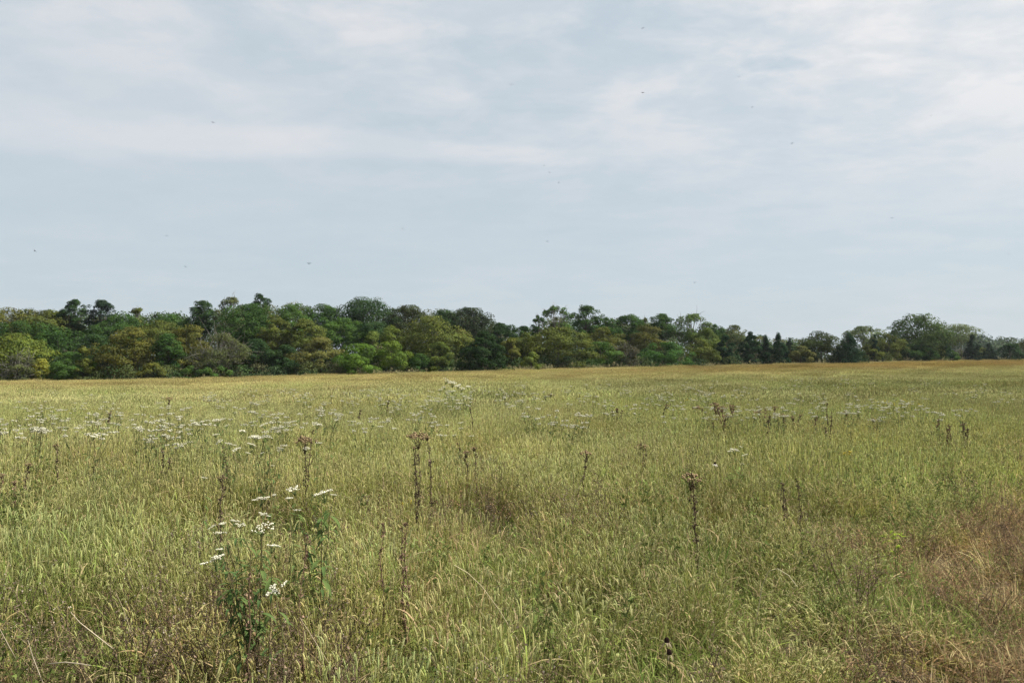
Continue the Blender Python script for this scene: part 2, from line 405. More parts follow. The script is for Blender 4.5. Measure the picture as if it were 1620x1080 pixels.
# foliage colours (the leaves' own)
DK = (.034, .064, .028); DG = (.044, .086, .028); MG = (.064, .118, .034); BG = (.085, .150, .032)
YG = (.112, .145, .036); OL = (.092, .112, .034); BR = (.100, .104, .032); GO = (.115, .125, .034)
GR = (.090, .108, .050); CE = (.022, .046, .026); CB = (.026, .044, .032); TN = (.118, .122, .045); RU = (.088, .092, .034)
PA = (.105, .135, .062); BY = (.19, .20, .042)
WOODS = 'trees along the field edge'
TREES = [
 # name, label, u, v_top, width, metres behind field edge, kind, colour
 ('broadleaf_tree', 'yellow-green leafy tree at the far left end of the tree line', 18, 527, 104, 4, 'round', YG),
 ('field_shrub', 'bright yellow shrub against the right foot of the yellow-green tree at far left', 66, 567, 36, 1.5, 'bush', BY),
 ('field_shrub', 'grey-brown twiggy shrub in front of the yellow-green tree at far left', 26, 562, 60, .5, 'bare', GR),
 ('field_shrub', 'deep green rounded shrub just right of the bright yellow shrub', 108, 556, 66, 3, 'bush', MG),
 ('broadleaf_tree', 'dark green tree rising behind the deep green shrub on the left', 92, 518, 92, 12, 'round', DG),
 ('broadleaf_tree', 'blackish green tree filling the gap left of the brown-gold layered tree', 150, 528, 62, 7, 'round', DK),
 ('field_shrub', 'thin yellowish sapling at the right side of the deep green shrub', 132, 545, 28, 2, 'layered', OL),
 ('broadleaf_tree', 'broad brown-gold tree with layered feathery branches, left part of tree line', 208, 514, 100, 5, 'layered', BR),
 ('broadleaf_tree', 'narrow dark tree with yellow-green right flank beside the brown-gold layered tree', 266, 527, 46, 4, 'tall', DG),
 ('field_shrub', 'small gold-leaved shrub at the foot of the brown-gold layered tree', 243, 572, 44, 1, 'layered', GO),
 ('broadleaf_tree', 'dull olive-brown tree between the narrow dark tree and the bare grey tree', 300, 511, 74, 12, 'layered', BR),
 ('broadleaf_tree', 'half-bare grey tree with pale branches showing through thin leaves', 352, 526, 84, 4, 'bare', GR),
 ('field_shrub', 'low light green bush at the foot of the half-bare grey tree', 330, 572, 62, 1.5, 'bush', MG),
 ('broadleaf_tree', 'dark shaded tree right of the half-bare grey tree', 408, 536, 66, 6, 'round', DK),
 ('broadleaf_tree', 'upright olive-green tree under the small round crown left of centre', 436, 497, 58, 16, 'tall', OL),
 ('broadleaf_tree', 'large dark green dome rising behind the half-bare grey tree', 388, 480, 92, 24, 'round', DG),
 ('broadleaf_tree', 'sparse pale grey treetop against the sky left of the small round crown', 366, 470, 50, 34, 'airy', GR),
 ('broadleaf_tree', 'small round dark crown standing alone highest above the left wood', 413, 463, 36, 36, 'round', DK),
 ('broadleaf_tree', 'dark lumpy crown on the skyline left of the sparse pale treetop', 321, 475, 38, 34, 'tall', DK),
 ('broadleaf_tree', 'left one of two tall dark crowns on the left skyline, with sky gaps', 119, 473, 44, 36, 'tall', DK),
 ('broadleaf_tree', 'right one of two tall dark crowns on the left skyline, the denser one', 160, 473, 44, 35, 'tall', CB),
 ('broadleaf_tree', 'pale olive twin-topped treetop right of the two tall dark crowns', 215, 487, 46, 34, 'airy', OL),
 ('broadleaf_tree', 'wide brownish crown on the skyline at the left picture edge', 20, 486, 100, 38, 'round', BR),
 ('broadleaf_tree', 'brownish olive crown left of the two tall dark crowns', 82, 491, 76, 36, 'round', OL),
 ('broadleaf_tree', 'low dark crown between the pale twin-topped treetop and the dark lumpy crown', 268, 497, 92, 36, 'round', DG),
 ('broadleaf_tree', 'dark green crown behind the brown-gold layered tree', 190, 498, 80, 26, 'round', DG),
 ('broadleaf_tree', 'dark green middle tree above the yellow-green tree at far left', 40, 507, 90, 20, 'round', DG),
 ('broadleaf_tree', 'rusty olive tree behind the narrow dark tree on the left', 255, 506, 66, 22, 'round', OL),
 ('broadleaf_tree', 'mid green crown on the skyline right of the small round crown', 462, 480, 58, 36, 'round', MG),
 ('broadleaf_tree', 'dark green skyline crown left of the big dark oak', 512, 481, 62, 38, 'round', DG),
 ('broadleaf_tree', 'tall olive-gold tree with a soft pointed top left of the bright green bush', 482, 502, 82, 14, 'layered', OL),
 ('broadleaf_tree', 'wide tan-brown feathery tree at the edge left of the bright green bush', 506, 530, 96, 6, 'layered', TN),
 ('broadleaf_tree', 'dark bushy tree left of the wide tan-brown feathery tree', 452, 545, 58, 5, 'round', DK),
 ('broadleaf_tree', 'green tree under the big dark oak on the skyline', 545, 502, 72, 24, 'round', MG),
 ('oak_tree', 'big dark oak crown, broadest on the skyline left of centre', 578, 470, 86, 38, 'round', DK),
 ('oak_tree', 'dark brownish oak crown on the skyline right of the big dark oak', 642, 482, 62, 38, 'round', (.048, .060, .026)),
 ('broadleaf_tree', 'blue-green shaded tree behind the lime green sapling', 592, 508, 58, 22, 'round', DK),
 ('field_shrub', 'bright green rounded bush at the field edge, the larger of two', 566, 543, 84, 2, 'bush', BG),
 ('field_shrub', 'bright yellow-green bush at the right shoulder of the larger bright green bush', 620, 538, 56, 2.5, 'bush', (.115, .175, .036)),
 ('broadleaf_tree', 'lime green sapling top poking up behind the two bright bushes', 590, 524, 38, 9, 'tall', (.12, .16, .045)),
 ('broadleaf_tree', 'small yellow-olive tree left of the large olive dome', 620, 514, 40, 13, 'tall', YG),
 ('field_shrub', 'dark rounded shrub right of the bright yellow-green bush', 664, 559, 42, 2, 'bush', DG),
 ('broadleaf_tree', 'large olive-green dome of a tree left of the dark pyramid tree', 684, 499, 112, 12, 'round', OL),
 ('broadleaf_tree', 'dark skyline crown between the brownish oak and the ragged oak', 700, 490, 56, 38, 'round', DK),
 ('oak_tree', 'ragged dark oak crown above the dark pyramid tree', 748, 487, 78, 34, 'tall', (.036, .05, .03)),
 ('broadleaf_tree', 'low dark sawtooth crown right of the ragged oak', 794, 511, 46, 34, 'tall', DK),
 ('broadleaf_tree', 'small dark crown at the low notch of the skyline', 824, 515, 34, 40, 'round', DG),
 ('field_shrub', 'yellow-green shrub over dark undergrowth left of the dark pyramid tree', 696, 541, 48, 3, 'bush', (.09, .12, .034)),
 ('broadleaf_tree', 'tan-brown tree peeping out left above the dark pyramid tree', 728, 519, 56, 11, 'layered', TN),
 ('cedar_tree', 'big dark pyramid-shaped evergreen standing forward at the field edge', 765, 524, 90, -1.5, 'pyramid', (.026, .048, .020)),
 ('broadleaf_tree', 'golden yellow narrow tree hugging the right side of the dark pyramid evergreen', 808, 534, 32, 3, 'tall', GO),
 ('field_shrub', 'small yellowish bush right of the golden yellow narrow tree', 842, 556, 36, 1.5, 'bush', YG),
 ('broadleaf_tree', 'olive tree behind the small yellowish bush', 836, 525, 66, 9, 'round', OL),
 ('broadleaf_tree', 'wide olive-brown dome tree at the edge, centre of the tree line', 884, 513, 104, 5, 'layered', OL),
 ('cottonwood_tree', 'tall open green cottonwood with broken top right of the notch', 880, 483, 56, 26, 'airy', MG),
 ('broadleaf_tree', 'thin spindly treetop left of the tall open cottonwood', 851, 498, 20, 26, 'airy', DG),
 ('cottonwood_tree', 'tall dense dark green tree beside the open cottonwood', 929, 482, 50, 28, 'tall', DG),
 ('broadleaf_tree', 'dark lower crown right of the tall dense dark tree', 962, 501, 48, 30, 'round', DG),
 ('broadleaf_tree', 'dark green crown on the skyline with a flat top right of centre', 996, 497, 50, 30, 'tall', DG),
 ('broadleaf_tree', 'thin grey-green treetop between flat-topped crown and forked tree', 1022, 502, 24, 34, 'airy', GR),
 ('broadleaf_tree', 'yellow-brown middle tree below the dark lower crown', 958, 514, 76, 12, 'layered', (.100, .112, .034)),
 ('broadleaf_tree', 'green leafy tree at the edge right of the wide olive-brown dome', 950, 540, 62, 4, 'round', MG),
 ('field_shrub', 'greyish purple half-dead shrub with bare twigs, centre right', 990, 545, 42, 2, 'bare', (.075, .075, .048)),
 ('broadleaf_tree', 'rust-brown autumn tree above the greyish half-dead shrub', 1022, 510, 66, 11, 'layered', RU),
 ('broadleaf_tree', 'green rounded tree at the edge below the rust-brown tree', 1050, 541, 78, 2, 'round', (.055, .115, .034)),
 ('cottonwood_tree', 'dark forked treetop left of the see-through tree', 1048, 496, 36, 24, 'tall', DG),
 ('cottonwood_tree', 'see-through open tree with sky showing between its branches', 1093, 496, 62, 20, 'airy', (.08, .125, .04)),
 ('broadleaf_tree', 'yellow-green tree under the see-through open tree', 1118, 518, 50, 11, 'round', (.09, .125, .04)),
 ('broadleaf_tree', 'dark olive tree at the edge left of the cedar clump', 1106, 534, 56, 4, 'round', OL),
 ('broadleaf_tree', 'pale grey-green rounded tree showing behind the cedar clump', 1162, 514, 54, 40, 'round', GR),
 ('broadleaf_tree', 'small bluish crown left of the pale grey-green tree', 1131, 512, 28, 36, 'round', DG),
 ('cedar_tree', 'leftmost dark cedar of the clump right of centre', 1148, 529, 46, 3, 'pyramid', CE),
 ('cedar_tree', 'domed dark cedar, broadest of the clump right of centre', 1187, 524, 52, 3, 'pyramid', CE),
 ('cedar_tree', 'dark cedar between the domed cedar and the pointed cedar', 1211, 529, 32, 5, 'cedar', CB),
 ('cedar_tree', 'tall pointed dark cedar at the right of the clump', 1231, 525, 36, 1, 'cedar', CE),
 ('cedar_tree', 'short dark cedar at the right foot of the tall pointed cedar', 1249, 533, 26, 5, 'cedar', CB),
 ('field_shrub', 'brownish green bush between the cedar clump and the dark olive tree', 1266, 547, 44, 2, 'bush', (.105, .11, .042)),
 ('broadleaf_tree', 'dark olive broadleaf tree left of the lone black-green cedar', 1299, 523, 70, 3, 'round', (.052, .07, .028)),
 ('cedar_tree', 'lone black-green cone-shaped cedar right of the dark olive broadleaf', 1342, 526, 56, -1.5, 'cedar', CE),
 ('broadleaf_tree', 'pale green rounded tree behind the lone black-green cedar', 1366, 516, 64, 30, 'round', PA),
 ('cedar_tree', 'small thin cedar poking up right of the lone black-green cedar', 1384, 528, 22, 2, 'cedar', CE),
 ('field_shrub', 'yellowish olive bush right of the lone black-green cedar', 1372, 545, 44, 3, 'bush', OL),
 ('broadleaf_tree', 'olive tree joining the left side of the largest right-hand tree', 1406, 527, 56, 7, 'round', OL),
 ('broadleaf_tree', 'largest tree on the right, tufted top rising above the rest', 1450, 496, 100, 6, 'round', (.058, .088, .034)),
 ('field_shrub', 'blue-green shaded shrub at the foot of the largest right-hand tree', 1446, 544, 60, 2, 'bush', DG),
 ('broadleaf_tree', 'pale green hazy tree right behind the largest right-hand tree', 1502, 513, 86, 44, 'round', PA),
 ('cedar_tree', 'dark cedar in front of the pale green hazy tree', 1494, 527, 28, 1.5, 'cedar', CE),
 ('field_shrub', 'light green bush below the dark cedar on the right', 1492, 549, 52, 3, 'bush', MG),
 ('field_shrub', 'grey twiggy brush right of the light green bush', 1519, 553, 26, 5, 'bare', GR),
 ('cedar_tree', 'two-pointed dark cedar near the right end of the tree line', 1538, 528, 32, -1.5, 'cedar', CB),
 ('field_shrub', 'yellow-green bush between the last two cedars', 1549, 547, 24, 1.5, 'bush', (.09, .11, .036)),
 ('cedar_tree', 'short stout cedar left of the gap to the far field', 1564, 542, 34, -1.5, 'cedar', CB),
 ('broadleaf_tree', 'dark round bushy tree right of the gap, near the right edge', 1598, 543, 44, -1, 'round', DK),
 ('broadleaf_tree', 'brownish green tree cut by the right picture edge', 1626, 537, 46, 4, 'round', (.06, .07, .03)),
 ('broadleaf_tree', 'dark tree left of the dark cedar, under the hazy tree', 1470, 530, 44, 6, 'round', OL),
]
for name, label, u, vt, wp, off, kind, colr in TREES:
    build_tree(name, label, u, vt, wp, off, kind, colr, WOODS, 'shrub' if name == 'field_shrub' else 'tree')

# shaded undergrowth between and behind the trunks, and the wood that goes on behind: masses nobody could count
def leaf_mass(name, label, spots, leafsize, n_each, tones):
    g = Geo()
    rng = np.random.default_rng(len(name))
    for (x, y, rx, h) in spots:
        n = n_each
        d = rng.normal(size=(n, 3)); d /= np.linalg.norm(d, axis=1)[:, None]; d[:, 2] = np.abs(d[:, 2])
        f = (.35 + .65 * rng.random(n) ** .5)[:, None]
        lump = 1 + .3 * (vnoise(d[:, 0] * 2.5 + x, d[:, 1] * 2.5 + d[:, 2] * 2 + y, 5)[:, None] - .5)
        d[:, 2] = rng.uniform(.1, 1.0, n); hz = np.sqrt(1 - .92 * (np.clip(d[:, 2] - .6, 0, 1) / .4) ** 2) / (np.hypot(d[:, 0], d[:, 1]) + 1e-6); d[:, 0] *= hz; d[:, 1] *= hz
        f = np.where(d[:, 2:] > .75, np.sqrt(rng.random((n, 1))), f)
        p = np.concatenate([d[:, :2] * f * lump * rx, d[:, 2:] * (1.0 + .25 * (lump - .95)) * h], 1); p[:, 0] += x; p[:, 1] += y
        z0 = ground(x, y); p[:, 2] += z0
        base = np.array(tones[rng.integers(len(tones))])
        c = base * np.exp(rng.normal(size=(n, 1)) * .22)
        g.leaves(p, d + rng.normal(size=(n, 3)) * .6 + np.array([0, 0, .4]), leafsize * rng.uniform(.7, 1.3, n), .75, c, rng)
    o = obj(name, g.build(name, M_WOOD))
    return tag(o, label, 'undergrowth' if 'under' in name else 'wood', None, 'stuff')
spots = []
for k in range(240):
    a = R.uniform(-.95, (1480 - 810) / F); D = edge_depth(a) + R.uniform(7, 30)
    spots.append((a * D, D, R.uniform(1.6, 3.0), R.uniform(2.2, 4.6)))
leaf_mass('woodland_undergrowth', 'dark tangled undergrowth filling the shade between the edge trees', spots, .38, 420, [(.03, .05, .022), (.045, .06, .025), (.05, .05, .03)])
spots = []
for k in range(300):
    a = R.uniform(-.95, .40); D = edge_depth(a) + R.uniform(34, 110)
    top = np.interp(a * F + 810, [-400, 0, 100, 190, 300, 350, 400, 450, 560, 620, 690, 730, 780, 825, 860, 910, 960, 1060, 1130, 1180, 1300], [489, 490, 496, 497, 497, 490, 484, 480, 481, 490, 494, 495, 509, 520, 509, 499, 505, 511, 520, 532, 535])
    h = pix(810 + a * F, top + R.uniform(-3, 10), D)[2] - ground(a * D, D)
    spots.append((a * D, D, R.uniform(2.2, 4.0), max(3, h)))
leaf_mass('wood_interior', 'closed mass of the wood going on behind the edge trees', spots, .42, 640, [(.040, .075, .028), (.055, .088, .032), (.085, .088, .034), (.045, .062, .03)])
spots = []
for k in range(210):
    a = R.uniform(-.95, (1500 - 810) / F); D = edge_depth(a) + R.uniform(1.0, 6.0)
    spots.append((a * D, D, R.uniform(.8, 1.9), R.uniform(.9, 2.4)))
leaf_mass('woodland_edge_undergrowth', 'low brambly undergrowth spilling from under the edge trees into the grass', spots, .2, 420, [(.05, .085, .03), (.075, .095, .034), (.04, .065, .03), (.09, .095, .045)])
spots = []
for k in range(150):
    a = R.uniform(.50, 1.0); D = R.uniform(330, 430)
    h = pix(810 + a * F, 532 + R.uniform(-3, 10) + 4 * math.sin(a * 60), D)[2] - ground(a * D, D)
    spots.append((a * D, D, R.uniform(5, 9), max(4, h)))
leaf_mass('distant_wood', 'bluish far wood on the horizon at the right edge', spots, 1.1, 300, [(.05, .075, .04), (.06, .08, .04), (.04, .06, .035)])

# ------------------------------------------------------------------ grass tufts (sources for the geometry-node meadow)
def proto_collection(name, meshes):
    col = bpy.data.collections.new(name)
    for i, me in enumerate(meshes):
        o = bpy.data.objects.new('%s_%02d' % (name, i), me); col.objects.link(o)
    return col

HEAD = np.array([.390, .390, .172]); BRIS = np.array([.50, .495, .25]); CULM = np.array([.355, .36, .125]); LEAF = np.array([.192, .228, .062]); DRY = np.array([.36, .285, .16])

def culm(g, rng, base, h, az, lean, hl, nod, lod, hr=.0052, bris=60):
    d = np.array([math.cos(az), math.sin(az), 0.])
    s = np.linspace(0, 1, 4 if lod == 0 else 3)
    p = base + s[:, None] * np.array([0, 0, h]) + (s ** 2)[:, None] * d * lean
    c = CULM * rng.uniform(.55, 1.25)
    if lod == 0: g.tube(p, [.0017, .0015, .0012, .001], 3, c, False)
    elif lod == 1:
        wv = np.array([-d[1], d[0], 0]) * .0022
        v = np.concatenate([p - wv, p + wv]); g.add(v, [[0, 1, 4, 3], [1, 2, 5, 4]], None, c)
    ns = 7 if lod == 0 else 4 if lod == 1 else 3
    tv = p[-1] - p[-2]; e = math.atan2(tv[2], np.dot(tv, d)); q = p[-1].copy(); pts = [q.copy()]
    for k in range(ns - 1):
        q = q + (d * math.cos(e) + np.array([0, 0, math.sin(e)])) * hl / (ns - 1); e -= nod / (ns - 1); pts.append(q.copy())
    pts = np.array(pts); prof = np.interp(np.linspace(0, 1, ns), [0, .15, .6, 1], [.45, .95, 1., .35]) * hr
    hc = HEAD * rng.uniform(.6, 1.15) * np.array([1, 1 + rng.normal() * .04, 1])
    g.tube(pts, prof, 6 if lod == 0 else 4 if lod == 1 else 3, hc, True)
    if bris:
        n = bris; f = rng.random(n); i0 = np.minimum((f * (ns - 1)).astype(int), ns - 2); fr = f * (ns - 1) - i0
        a = pts[i0] * (1 - fr)[:, None] + pts[i0 + 1] * fr[:, None]
        ax_ = pts[i0 + 1] - pts[i0]; ax_ /= np.linalg.norm(ax_, axis=1)[:, None]
        o = rng.normal(size=(n, 3)); o -= (o * ax_).sum(1)[:, None] * ax_; o /= np.linalg.norm(o, axis=1)[:, None]
        sd = np.cross(o, ax_)
        b0 = a + o * hr * .8; tip = a + o * hr * 2.0 + ax_ * hr * rng.uniform(.8, 1.8, n)[:, None]
        ww = .0007 if lod == 0 else .0013
        v = np.stack([b0 - sd * ww, b0 + sd * ww, tip], 1).reshape(-1, 3)
        g.add(v, None, np.arange(3 * n).reshape(-1, 3), BRIS * rng.uniform(.85, 1.15))
    return p, d

def foxtail(rng, n, radius, lod, nodding, hmean=.50, leaves=1.6, bris=60, scale=1.0, hr=.0052):
    g = Geo()
    wind = rng.uniform(0, 2 * math.pi)
    for i in range(n):
        r = radius * math.sqrt(rng.random()); a = rng.random() * 2 * math.pi
        base = np.array([math.cos(a) * r, math.sin(a) * r, 0.])
        h = hmean * rng.uniform(.62, 1.15)
        az = a + rng.normal() * .9
        nod = (rng.uniform(1.2, 2.9) if rng.random() < nodding else rng.uniform(-.1, .5))
        p, d = culm(g, rng, base, h, az, rng.uniform(.01, .10), rng.uniform(.055, .105) * scale, nod, lod, hr * rng.uniform(.85, 1.2), bris)
        for k in range(int(leaves + rng.random())):
            f = rng.uniform(.15, .7); b_ = base + np.array([0, 0, h * f]) + d * .05 * f * f
            c = (LEAF if rng.random() < .6 else DRY) * rng.uniform(.5, 1.4)
            g.blade(b_, rng.random() * 6.28, rng.uniform(.7, 1.35), rng.uniform(.10, .24), rng.uniform(.004, .008) * (1 if lod == 0 else 1.5), rng.uniform(.4, 2.0), c, 4 if lod == 0 else 3, rng.uniform(-.6, .6))
    return g.build('foxtail', M_GRASS)

def thatch(rng, n, radius, cols, hmin, hmax, w_=.004):
    g = Geo()
    for i in range(n):
        r = radius * math.sqrt(rng.random()); a = rng.random() * 6.283
        c = np.array(cols[rng.integers(len(cols))]) * rng.uniform(.5, 1.35)
        g.blade([math.cos(a) * r, math.sin(a) * r, rng.uniform(0, .05)], rng.random() * 6.283, rng.uniform(.35, 1.5), rng.uniform(hmin, hmax), rng.uniform(.6, 1.4) * w_, rng.uniform(-.2, 2.0), c, 3, rng.uniform(-.8, .8))
    return g.build('thatch', M_GRASS)

def forb(rng, h, stemc, leafc, nst, nleaf, leafsz, spread=.07, seeds=0, seedc=(.2, .15, .1)):
    """a small branching weed with fine leaves"""
    g = Geo()
    for s in range(nst):
        a = rng.random() * 6.283; b0 = np.array([math.cos(a), math.sin(a), 0]) * spread * rng.random()
        top = b0 + np.array([math.cos(a) * spread * 1.6, math.sin(a) * spread * 1.6, h * rng.uniform(.6, 1.05)])
        mid = (b0 + top) / 2 + rng.normal(size=3) * .02
        g.tube([b0, mid, top], [.0025, .002, .001], 3, np.array(stemc), False)
        P = []
        for k in range(7):
            f = rng.uniform(.35, 1); st = b0 * (1 - f) + top * f
            e = st + rng.normal(size=3) * np.array([.045, .045, .02]) + np.array([0, 0, .05])
            g.tube([st, e], [.0013, .0008], 3, np.array(stemc), False); P.append(e); P.append((st + e) / 2)
        P = np.array(P); n = nleaf // nst
        if n:
            f = rng.random(n)[:, None]; ctr = np.where(rng.random(n)[:, None] < .6, P[rng.integers(len(P), size=n)], b0 + (top - b0) * f) + rng.normal(size=(n, 3)) * .016
            ctr[:, 2] = np.maximum(ctr[:, 2], .02)
            g.leaves(ctr, rng.normal(size=(n, 3)) + np.array([0, 0, .6]), leafsz * rng.uniform(.6, 1.3, n), .45, np.array(leafc) * np.exp(rng.normal(size=(n, 1)) * .25), rng)
        if seeds:
            n = seeds // nst; ctr = P[rng.integers(len(P), size=n)] + rng.normal(size=(n, 3)) * .008
            g.leaves(ctr, rng.normal(size=(n, 3)), .008, .9, np.array(seedc) * np.exp(rng.normal(size=(n, 1)) * .3), rng)
    return g.build('forb', M_GRASS)

rg = np.random.default_rng(11)
fox = [foxtail(rg, 52, .21, 0, nd, hm, 1.8, 40, .64, .0035) for nd, hm in ((.03, .44), (.08, .48), (.05, .40), (.2, .44), (.3, .40), (.6, .36), (.7, .40), (.1, .50), (.05, .46), (.15, .42))]      # 0-9 near
fox += [foxtail(rg, 70, .46, 1, nd, .46, 1.6, 10, .78, .0046) for nd in (.05, .1, .2, .3, .4)]                                                              # 10-14 middle
fox += [foxtail(rg, 230, 1.3, 2, nd, .48, .4, 0, 1.5, .0085) for nd in (.1, .2, .25, .3)]                                                                    # 15-18 far
FOX = proto_collection('foxtail_tuft', fox)
GRN = [(.13, .18, .045), (.16, .21, .055), (.20, .225, .07)]; STR = [(.42, .35, .19), (.36, .29, .15), (.30, .22, .12)]; RED = [(.27, .175, .095), (.23, .155, .085), (.33, .25, .14), (.21, .155, .085), (.18, .19, .07)]
tha = [thatch(rg, 170, .27, GRN + STR, .12, .32), thatch(rg, 170, .27, GRN, .14, .34), thatch(rg, 190, .27, STR + STR + GRN, .08, .28), thatch(rg, 230, .28, RED + STR, .07, .22),
       thatch(rg, 230, .28, RED, .06, .20), thatch(rg, 150, .5, GRN + STR, .12, .34, .009), thatch(rg, 150, .5, RED + STR, .1, .28, .009),
       thatch(rg, 60, .16, [(.19, .25, .06), (.22, .27, .07)], .20, .40, .005)]
THA = proto_collection('thatch_tuft', tha)
wee = [forb(rg, .36, (.13, .095, .065), (.17, .125, .09), 5, 110, .014, .08, 60, (.22, .17, .13)), forb(rg, .40, (.14, .10, .07), (.22, .17, .13), 5, 130, .012, .09, 80, (.27, .23, .19)),
       forb(rg, .32, (.18, .12, .075), (.28, .175, .10), 6, 170, .013, .10, 60, (.32, .22, .13)),
       forb(rg, .34, (.11, .12, .05), (.11, .15, .045), 5, 150, .022, .08), forb(rg, .40, (.12, .13, .05), (.13, .17, .05), 5, 140, .026, .09), forb(rg, .26, (.13, .13, .05), (.18, .20, .06), 5, 150, .02, .10)]
WEE = proto_collection('weed_clump', wee)

def scatter_group(col):
    ng = bpy.data.node_groups.new('scatter_' + col.name, 'GeometryNodeTree')
    ng.interface.new_socket('Geometry', in_out='INPUT', socket_type='NodeSocketGeometry')
    ng.interface.new_socket('Geometry', in_out='OUTPUT', socket_type='NodeSocketGeometry')
    n = ng.nodes; l = ng.links
    gi = n.new('NodeGroupInput'); go = n.new('NodeGroupOutput')
    ip = n.new('GeometryNodeInstanceOnPoints'); ci = n.new('GeometryNodeCollectionInfo')
    ci.inputs['Collection'].default_value = col; ci.inputs['Separate Children'].default_value = True; ci.inputs['Reset Children'].default_value = True
    def att(name, typ):
        a = n.new('GeometryNodeInputNamedAttribute'); a.data_type = typ; a.inputs['Name'].default_value = name
        return a.outputs['Attribute']
    l.new(gi.outputs[0], ip.inputs['Points']); l.new(ci.outputs[0], ip.inputs['Instance'])
    ip.inputs['Pick Instance'].default_value = True
    l.new(att('pick', 'INT'), ip.inputs['Instance Index'])
    er = n.new('FunctionNodeEulerToRotation'); l.new(att('turn', 'FLOAT_VECTOR'), er.inputs[0]); l.new(er.outputs[0], ip.inputs['Rotation'])
    l.new(att('size', 'FLOAT_VECTOR'), ip.inputs['Scale'])
    l.new(ip.outputs[0], go.inputs[0])
    return ng

def scatter(name, label, cat, col, pts):
    """pts: dict of arrays x, y, pick, size (n,3), tint (n,3), tilt"""
    x, y = pts['x'], pts['y']; n = len(x)
    co = np.stack([x, y, ground(x, y) - .01], -1)
    me = bpy.data.meshes.new(name); me.vertices.add(n); me.vertices.foreach_set('co', co.astype(np.float32).ravel())
    a = me.attributes.new('pick', 'INT', 'POINT'); a.data.foreach_set('value', pts['pick'].astype(np.int32))
    t = np.stack([R.normal(size=n) * pts['tilt'], R.normal(size=n) * pts['tilt'], R.random(n) * 6.2832], -1)
    a = me.attributes.new('turn', 'FLOAT_VECTOR', 'POINT'); a.data.foreach_set('vector', t.astype(np.float32).ravel())
    a = me.attributes.new('size', 'FLOAT_VECTOR', 'POINT'); a.data.foreach_set('vector', pts['size'].astype(np.float32).ravel())
    a = me.attributes.new('tint', 'FLOAT_COLOR', 'POINT'); a.data.foreach_set('color', np.concatenate([pts['tint'], np.ones((n, 1))], 1).astype(np.float32).ravel())
    o = obj(name, me); md = o.modifiers.new('scatter', 'NODES'); md.node_group = scatter_group(col)
    return tag(o, label, cat, None, 'stuff')

def sow(y0, y1, dens, halfa=.78, pad=2.2):
    n = int(dens * (halfa * (y1 ** 2 - y0 ** 2) + 2 * pad * (y1 - y0)))
    if n <= 0: return np.zeros(0), np.zeros(0)
    # depth drawn in proportion to the strip's width
    yy_ = np.linspace(y0, y1, 400); cdf = np.cumsum(halfa * yy_ + pad); cdf /= cdf[-1]
    y = np.interp(R.random(n), cdf, yy_); x = R.uniform(-1, 1, n) * (halfa * y + pad)
    return x, y

# the trodden track at lower right and the low brown patch at lower left
def track(x, y, wide=1.0):
    c = np.interp(y, [0, 3.7, 5.06, 7.0, 9.6, 20, 40], [-.1, 2.2, 3.08, 4.5, 6.5, 14.0, 28.]); wd = np.interp(y, [0, 4, 8, 14, 30], [.46, .54, .6, .62, .6])
    n = (fbm(x * 1.1, y * 1.1, 31, 3) - .5) * 1.3
    return (1 - sstep(.65, 1.35, np.abs(x - c + n) / (wd * wide))) * (1 - .75 * sstep(7, 11, y)) * (1 - sstep(13, 22, y))
def barepatch(x, y, wide=1.0):
    a = np.hypot((x + 1.95) / .72, (y - 3.4) / 1.05); b_ = np.hypot((x + 1.0) / .45, (y - 3.2) / .45) * 1.1
    c = np.hypot((x - 1.55) / .32, (y - 4.3) / .4) * 1.1
    return 1 - sstep(.55, 1.25, np.minimum(np.minimum(a, b_), c) / wide + (fbm(x * 2, y * 2, 44, 3) - .5) * .7)

def grass_tint(x, y):
    """the grass's own colour by place: greener, yellower, browner and paler stands"""
    n = len(x)
    t = np.ones((n, 3))
    a = x / np.maximum(y, .5); D = edge_depth(a)
    g1 = fbm(x * .22, y * .10, 3); g2 = fbm(x * .9, y * .55, 9); g3 = fbm(x * .06, y * .03, 21, 3)
    green = sstep(.45, .72, g1); brown = sstep(.52, .75, g2)
    t *= 1 + (green * .9)[:, None] * (np.array([.95, .99, .90]) - 1)
    t *= 1 + (brown * .8)[:, None] * (np.array([1.0, .92, .88]) - 1)
    far = sstep(.32, .78, y / D)                     # ripe tawny grass towards the wood
    t *= 1 + far[:, None] * (np.array([1.14, .99, .93]) - 1)
    right = sstep(.05, .5, a) * sstep(.62, .74, y / D) * (1 - sstep(.92, .99, y / D))   # russet strip on the right-hand rise
    t *= 1 + right[:, None] * (np.array([.84, .74, .66]) - 1)
    t *= (1 + (g3 - .5) * .5 + (fbm(x * .5 + 7, y * .22, 55, 3) - .5) * .35)[:, None]
    tr_ = track(x, y)
    t *= 1 + tr_[:, None] * (np.array([1.0, .84, .78]) - 1)
    return t * np.exp(R.normal(size=(n, 1)) * .10) * (1 + R.normal(size=(n, 3)) * .03)

